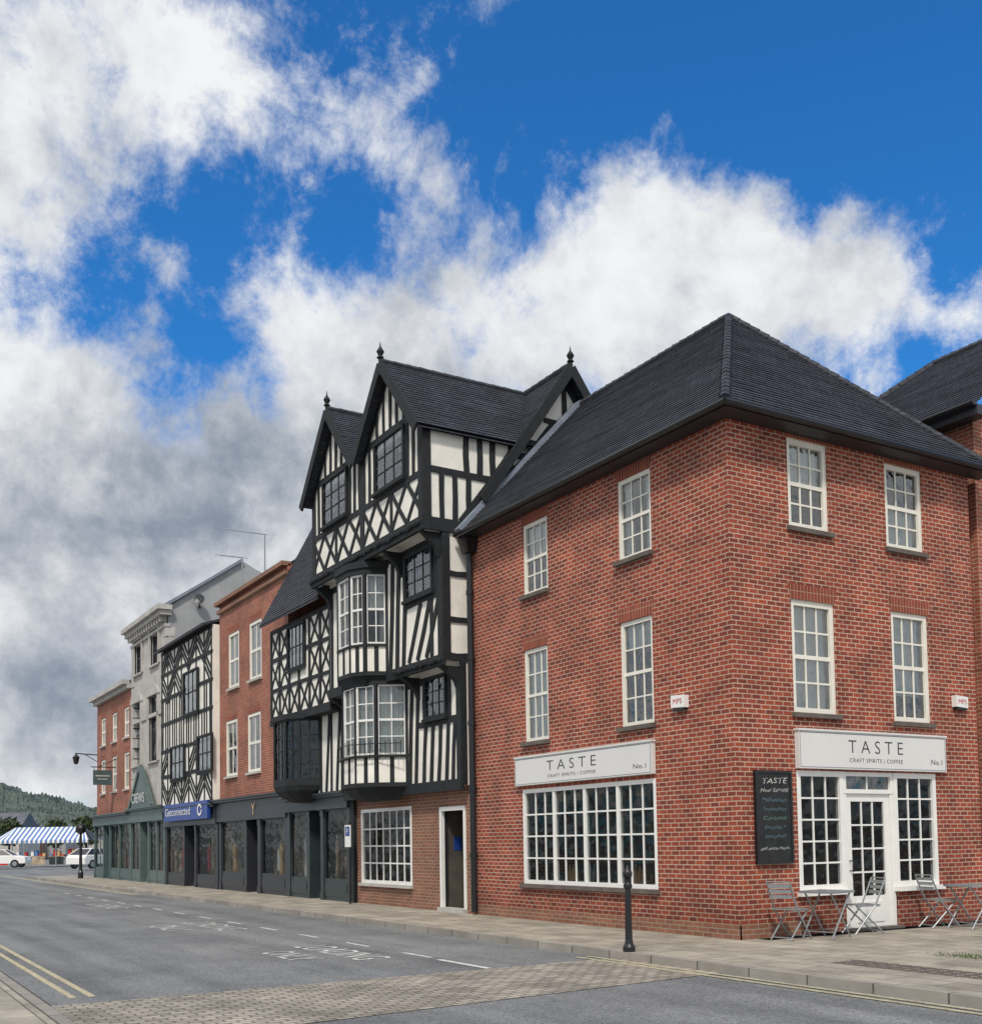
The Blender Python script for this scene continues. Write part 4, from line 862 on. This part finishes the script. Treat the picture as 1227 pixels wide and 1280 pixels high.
def car(c,ang,label,mat):
    F=oriented(c,ang); s=thing('parked_car',label,'car',c,'white cars parked by the market')
    g=MB(); prof=[(-2.1,.35),(2.1,.35),(2.15,.6),(2.05,.85),(1.1,.98),(-1.9,1.0),(-2.12,.8)]
    n=len(prof); vs=[]
    for d,k in ((-.85,1),(-.8,1.0),(.8,1.),(.85,1)): vs+=[F.m(a*(1 if abs(d)<.82 else .98),d,z if abs(d)<.82 else .35+(z-.35)*.93) for a,z in prof]
    fs=[(j*n+i,j*n+(i+1)%n,(j+1)*n+(i+1)%n,(j+1)*n+i) for j in range(3) for i in range(n)]+[tuple(range(n)),tuple(range(3*n,4*n))]
    g.add(vs,fs); g.prism(F,[(-1.15,1.42),(.35,1.42),(.2,1.47),(-1.,1.47)],-.6,.6)
    for (x0,x1) in ((-1.9,-1.15),(1.1,.35),(-.35,-.35)):
        for d0,d1 in ((-.8,-.6),(.8,.6)): g.tube(F.m(x0,d0,.98),F.m(x1,d1,1.43),.035,n=5)
    part('body',g,mat,s)
    g=MB(); g.add([F.m(-1.88,-.78,.99),F.m(1.08,-.78,.97),F.m(1.08,.78,.97),F.m(-1.88,.78,.99),F.m(-1.15,-.6,1.42),F.m(.35,-.6,1.42),F.m(.35,.6,1.42),F.m(-1.15,.6,1.42)],[(0,1,5,4),(1,2,6,5),(2,3,7,6),(3,0,4,7)]); part('window_glass',g,M['charcoal'],s)
    for a in (-1.3,1.3):
        for d in (-.86,.7):
            g=MB(); g.tube(F.m(a,d,.33),F.m(a,d+.16,.33),.33,n=14); w=part('wheel',g,M['black'],s)
            g=MB(); g.tube(F.m(a,d-.01,.33),F.m(a,d+.17,.33),.19,n=10); part('rim',g,M['grey_metal'],w)
    for d in (-.65,.65): g=MB(); g.fbox(F,2.02,2.13,d-.16,d+.16,.62,.78); part('headlight',g,M['grey_metal'],s)
car(atd(2,88),ang+.1,'white parked car at the left edge beside the marquee',M['white'])
car(atd(120,80),ang+1.2,'white parked car just behind the far end of the terrace',M['white'])
for i,(px,w_,h_) in enumerate(((-40,14,6.5),(-5,9,5.2),(40,10,4.5),(85,12,5.))):
    c=atd(px,150+i*6,0); F=oriented(c,ang); s=thing('distant_house',['tall','wide','low','long'][i]+' distant house with slate roof beyond the market, '+['first','second','third','fourth'][i]+' from the left','building',c)
    g=MB(); g.fbox(F,-w_/2,w_/2,0,7,0,h_*.62); part('wall',g,M[['pale','brick2','render','pale'][i]],s)
    g=MB(); g.prism(Fr((F.m(-w_/2,0,0).x,F.m(-w_/2,0,0).y),(F.n.x,F.n.y)),[(-.3,h_*.6),(7.3,h_*.6),(3.5,h_)],0,-w_); part('roof',g,M['slate'],s)
M['leaf']=plain('leaf',(.06,.085,.035),.9,.5,2); M['bark']=plain('bark',(.05,.04,.03),.9,.3,4)
for i,(px,D,h) in enumerate(((-60,130,8),(12,140,5.5),(70,135,5),(108,125,5.2))):
    c=atd(px,D,0); s=thing('tree',['large','small','round','loose'][i]+' tree beyond the market, '+['first','second','third','fourth'][i]+' from the left','tree',c,'trees beyond the market')
    g=MB(); g.tube(c,c+V((0,0,h*.5)),.2,.1,n=7)
    for k in range(6): a=k*1.05; g.tube(c+V((0,0,h*.4)),c+V((math.cos(a)*h*.2,math.sin(a)*h*.2,h*.75)),.08,.03,n=5)
    part('trunk',g,M['bark'],s)
    g=MB()
    for k in range(1500):
        u=V((random.gauss(0,1),random.gauss(0,1),random.gauss(0,1))); u.normalize(); u*=random.random()**.4
        lump=1+.35*noise.noise(u*2.5+V((i*5,0,0))); q=c+V((u.x*h*.33*lump,u.y*h*.33*lump,h*.66+u.z*h*.33*lump)); a=V((random.uniform(-1,1),random.uniform(-1,1),random.uniform(-1,1)))*.22; b=a.orthogonal()
        g.add([q-a,q+b,q+a],[(0,1,2)])
    part('crown',g,M['leaf'],s)

# ================================================================ WORLD
w=bpy.data.worlds.new('World'); bpy.context.scene.world=w; w.use_nodes=True; nt=w.node_tree; L=nt.links
bg=nt.nodes['Background']; bg.inputs[1].default_value=.1
EL=R(50); sunv=V((.64,-.58,0)).normalized()*math.cos(EL)+Z*math.sin(EL)
sky=N(nt,'ShaderNodeTexSky',sky_type='NISHITA'); sky.sun_disc=False; sky.sun_elevation=EL; sky.sun_rotation=math.atan2(sunv.x,sunv.y); sky.air_density=1.2; sky.dust_density=.6; sky.ozone_density=3
tc=N(nt,'ShaderNodeTexCoord'); nv=N(nt,'ShaderNodeVectorMath',operation='NORMALIZE'); L.new(tc.outputs['Generated'],nv.inputs[0]); dv=nv.outputs[0]
def M_(op,a,b=None,clamp=False):
    n=N(nt,'ShaderNodeMath',operation=op,use_clamp=clamp)
    for i,q in enumerate((a,b)):
        if q is None: continue
        if isinstance(q,(int,float)): n.inputs[i].default_value=q
        else: L.new(q,n.inputs[i])
    return n.outputs[0]
def noise_(scale,detail,rough,off=(0,0,0),dist=0,st=(1,1,1)):
    mp=N(nt,'ShaderNodeMapping'); mp.inputs['Location'].default_value=off; mp.inputs['Scale'].default_value=st; L.new(dv,mp.inputs[0])
    n=N(nt,'ShaderNodeTexNoise'); n.inputs['Scale'].default_value=scale; n.inputs['Detail'].default_value=detail; n.inputs['Roughness'].default_value=rough; n.inputs['Distortion'].default_value=dist; L.new(mp.outputs[0],n.inputs['Vector']); return n.outputs[0]
def dblob(c,k0,k1,amp):
    s=N(nt,'ShaderNodeVectorMath',operation='DISTANCE'); L.new(dv,s.inputs[0]); s.inputs[1].default_value=c
    mr=N(nt,'ShaderNodeMapRange',interpolation_type='SMOOTHSTEP'); L.new(s.outputs['Value'],mr.inputs[0])
    mr.inputs[1].default_value=k0; mr.inputs[2].default_value=k1; mr.inputs[3].default_value=amp; mr.inputs[4].default_value=0; return mr.outputs[0]
def blob(px,py,rad,amp):
    c=ray(px,py).normalized(); k=rad/1500.; return dblob(c,k*.1,k,amp)
def summ(lst):
    s=lst[0]
    for q in lst[1:]: s=M_('ADD',s,q)
    return s
cl=[(90,60,260,.07),(290,90,170,.05),(60,250,180,.10),(-150,150,400,.18),(230,170,140,.04),
    (150,660,320,.48),(40,820,330,.52),(30,960,260,.35),(350,600,210,.40),(450,440,150,.26),(350,370,90,.12),(600,410,160,.30),(740,300,130,.32),(870,320,160,.36),(1010,340,150,.36),(1110,310,120,.26),(770,430,190,.28),(950,410,160,.22),(1235,400,90,.20),(40,480,140,.22),(520,225,90,.12),(690,175,60,.10),(500,540,250,.34),(560,180,60,.06),
    (900,60,260,-.30),(720,80,170,-.26),(1120,110,240,-.22),(560,60,150,-.16),(430,270,80,-.12),(120,375,100,-.17),(250,400,80,-.14),(340,485,60,-.16),(430,330,60,-.05),(560,290,60,-.06),(1170,440,60,-.14)]
rS=V((f0.x,-f0.y,.55)).normalized(); rE=V((-f0.x,f0.y,.55)).normalized()
bl=summ([blob(*q) for q in cl]+[dblob((-f0*.75+Z*.55).normalized(),.5,1.5,.30),dblob(rS,.35,.8,.45),dblob(rE,.35,.75,.45),dblob(V((.2,-.95,.35)).normalized(),.3,.8,.35)])  # trailing blobs: unseen clouds added to whiten ambient light and window reflections
n1=noise_(4.6,14,.60,(3.1,1.7,.4),.12); n1b=noise_(4.6,14,.60,(3.1-.03,1.7+.02,.4+.06),.12); n2=noise_(13,12,.68,(7,2,5),.15)
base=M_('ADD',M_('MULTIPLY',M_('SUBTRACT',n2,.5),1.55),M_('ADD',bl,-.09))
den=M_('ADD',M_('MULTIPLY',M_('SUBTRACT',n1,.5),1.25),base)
al=N(nt,'ShaderNodeMapRange',interpolation_type='SMOOTHSTEP'); L.new(den,al.inputs[0]); al.inputs[1].default_value=-.17; al.inputs[2].default_value=.34
# cloud shade: broad grey undersides + self shading + fine texture, soft-limited so no flat areas appear
gr=summ([blob(170,650,330,.50),blob(60,880,200,.30),blob(330,610,200,.26),blob(640,470,200,.22),blob(900,430,170,.20),blob(500,500,160,.22),blob(60,520,200,.16)])
n3=noise_(6.,12,.62,(1,9,2),.2)
selfsh=M_('MULTIPLY',M_('SUBTRACT',n1b,n1),2.6)
raw=M_('ADD',M_('ADD',M_('MULTIPLY',gr,M_('ADD',M_('MULTIPLY',n3,2.8),-.45)),M_('MULTIPLY',M_('SUBTRACT',n2,.46),1.1)),selfsh)
shm=N(nt,'ShaderNodeMapRange',interpolation_type='SMOOTHSTEP'); L.new(raw,shm.inputs[0]); shm.inputs[1].default_value=-.28; shm.inputs[2].default_value=1.15
cm=N(nt,'ShaderNodeMix',data_type='RGBA'); cm.inputs[6].default_value=(9.0,9.1,9.2,1); cm.inputs[7].default_value=(2.3,2.8,3.6,1); L.new(shm.outputs[0],cm.inputs[0])
tint=N(nt,'ShaderNodeMix',data_type='RGBA',blend_type='MULTIPLY'); tint.inputs[0].default_value=1; L.new(sky.outputs[0],tint.inputs[6]); tint.inputs[7].default_value=(.22,.88,1.5,1)
fm=N(nt,'ShaderNodeMix',data_type='RGBA'); L.new(al.outputs[0],fm.inputs[0]); L.new(tint.outputs[2],fm.inputs[6]); L.new(cm.outputs[2],fm.inputs[7])
L.new(fm.outputs[2],bg.inputs[0])
sun=bpy.data.lights.new('sun','SUN'); sun.energy=2.8; sun.angle=R(7); sun.color=(1,.93,.83); so=bpy.data.objects.new('sun',sun); C.objects.link(so)
so.rotation_euler=sunv.to_track_quat('Z','Y').to_euler()
sc=bpy.context.scene; sc.view_settings.view_transform='Standard'; sc.view_settings.look='None'; sc.view_settings.exposure=0
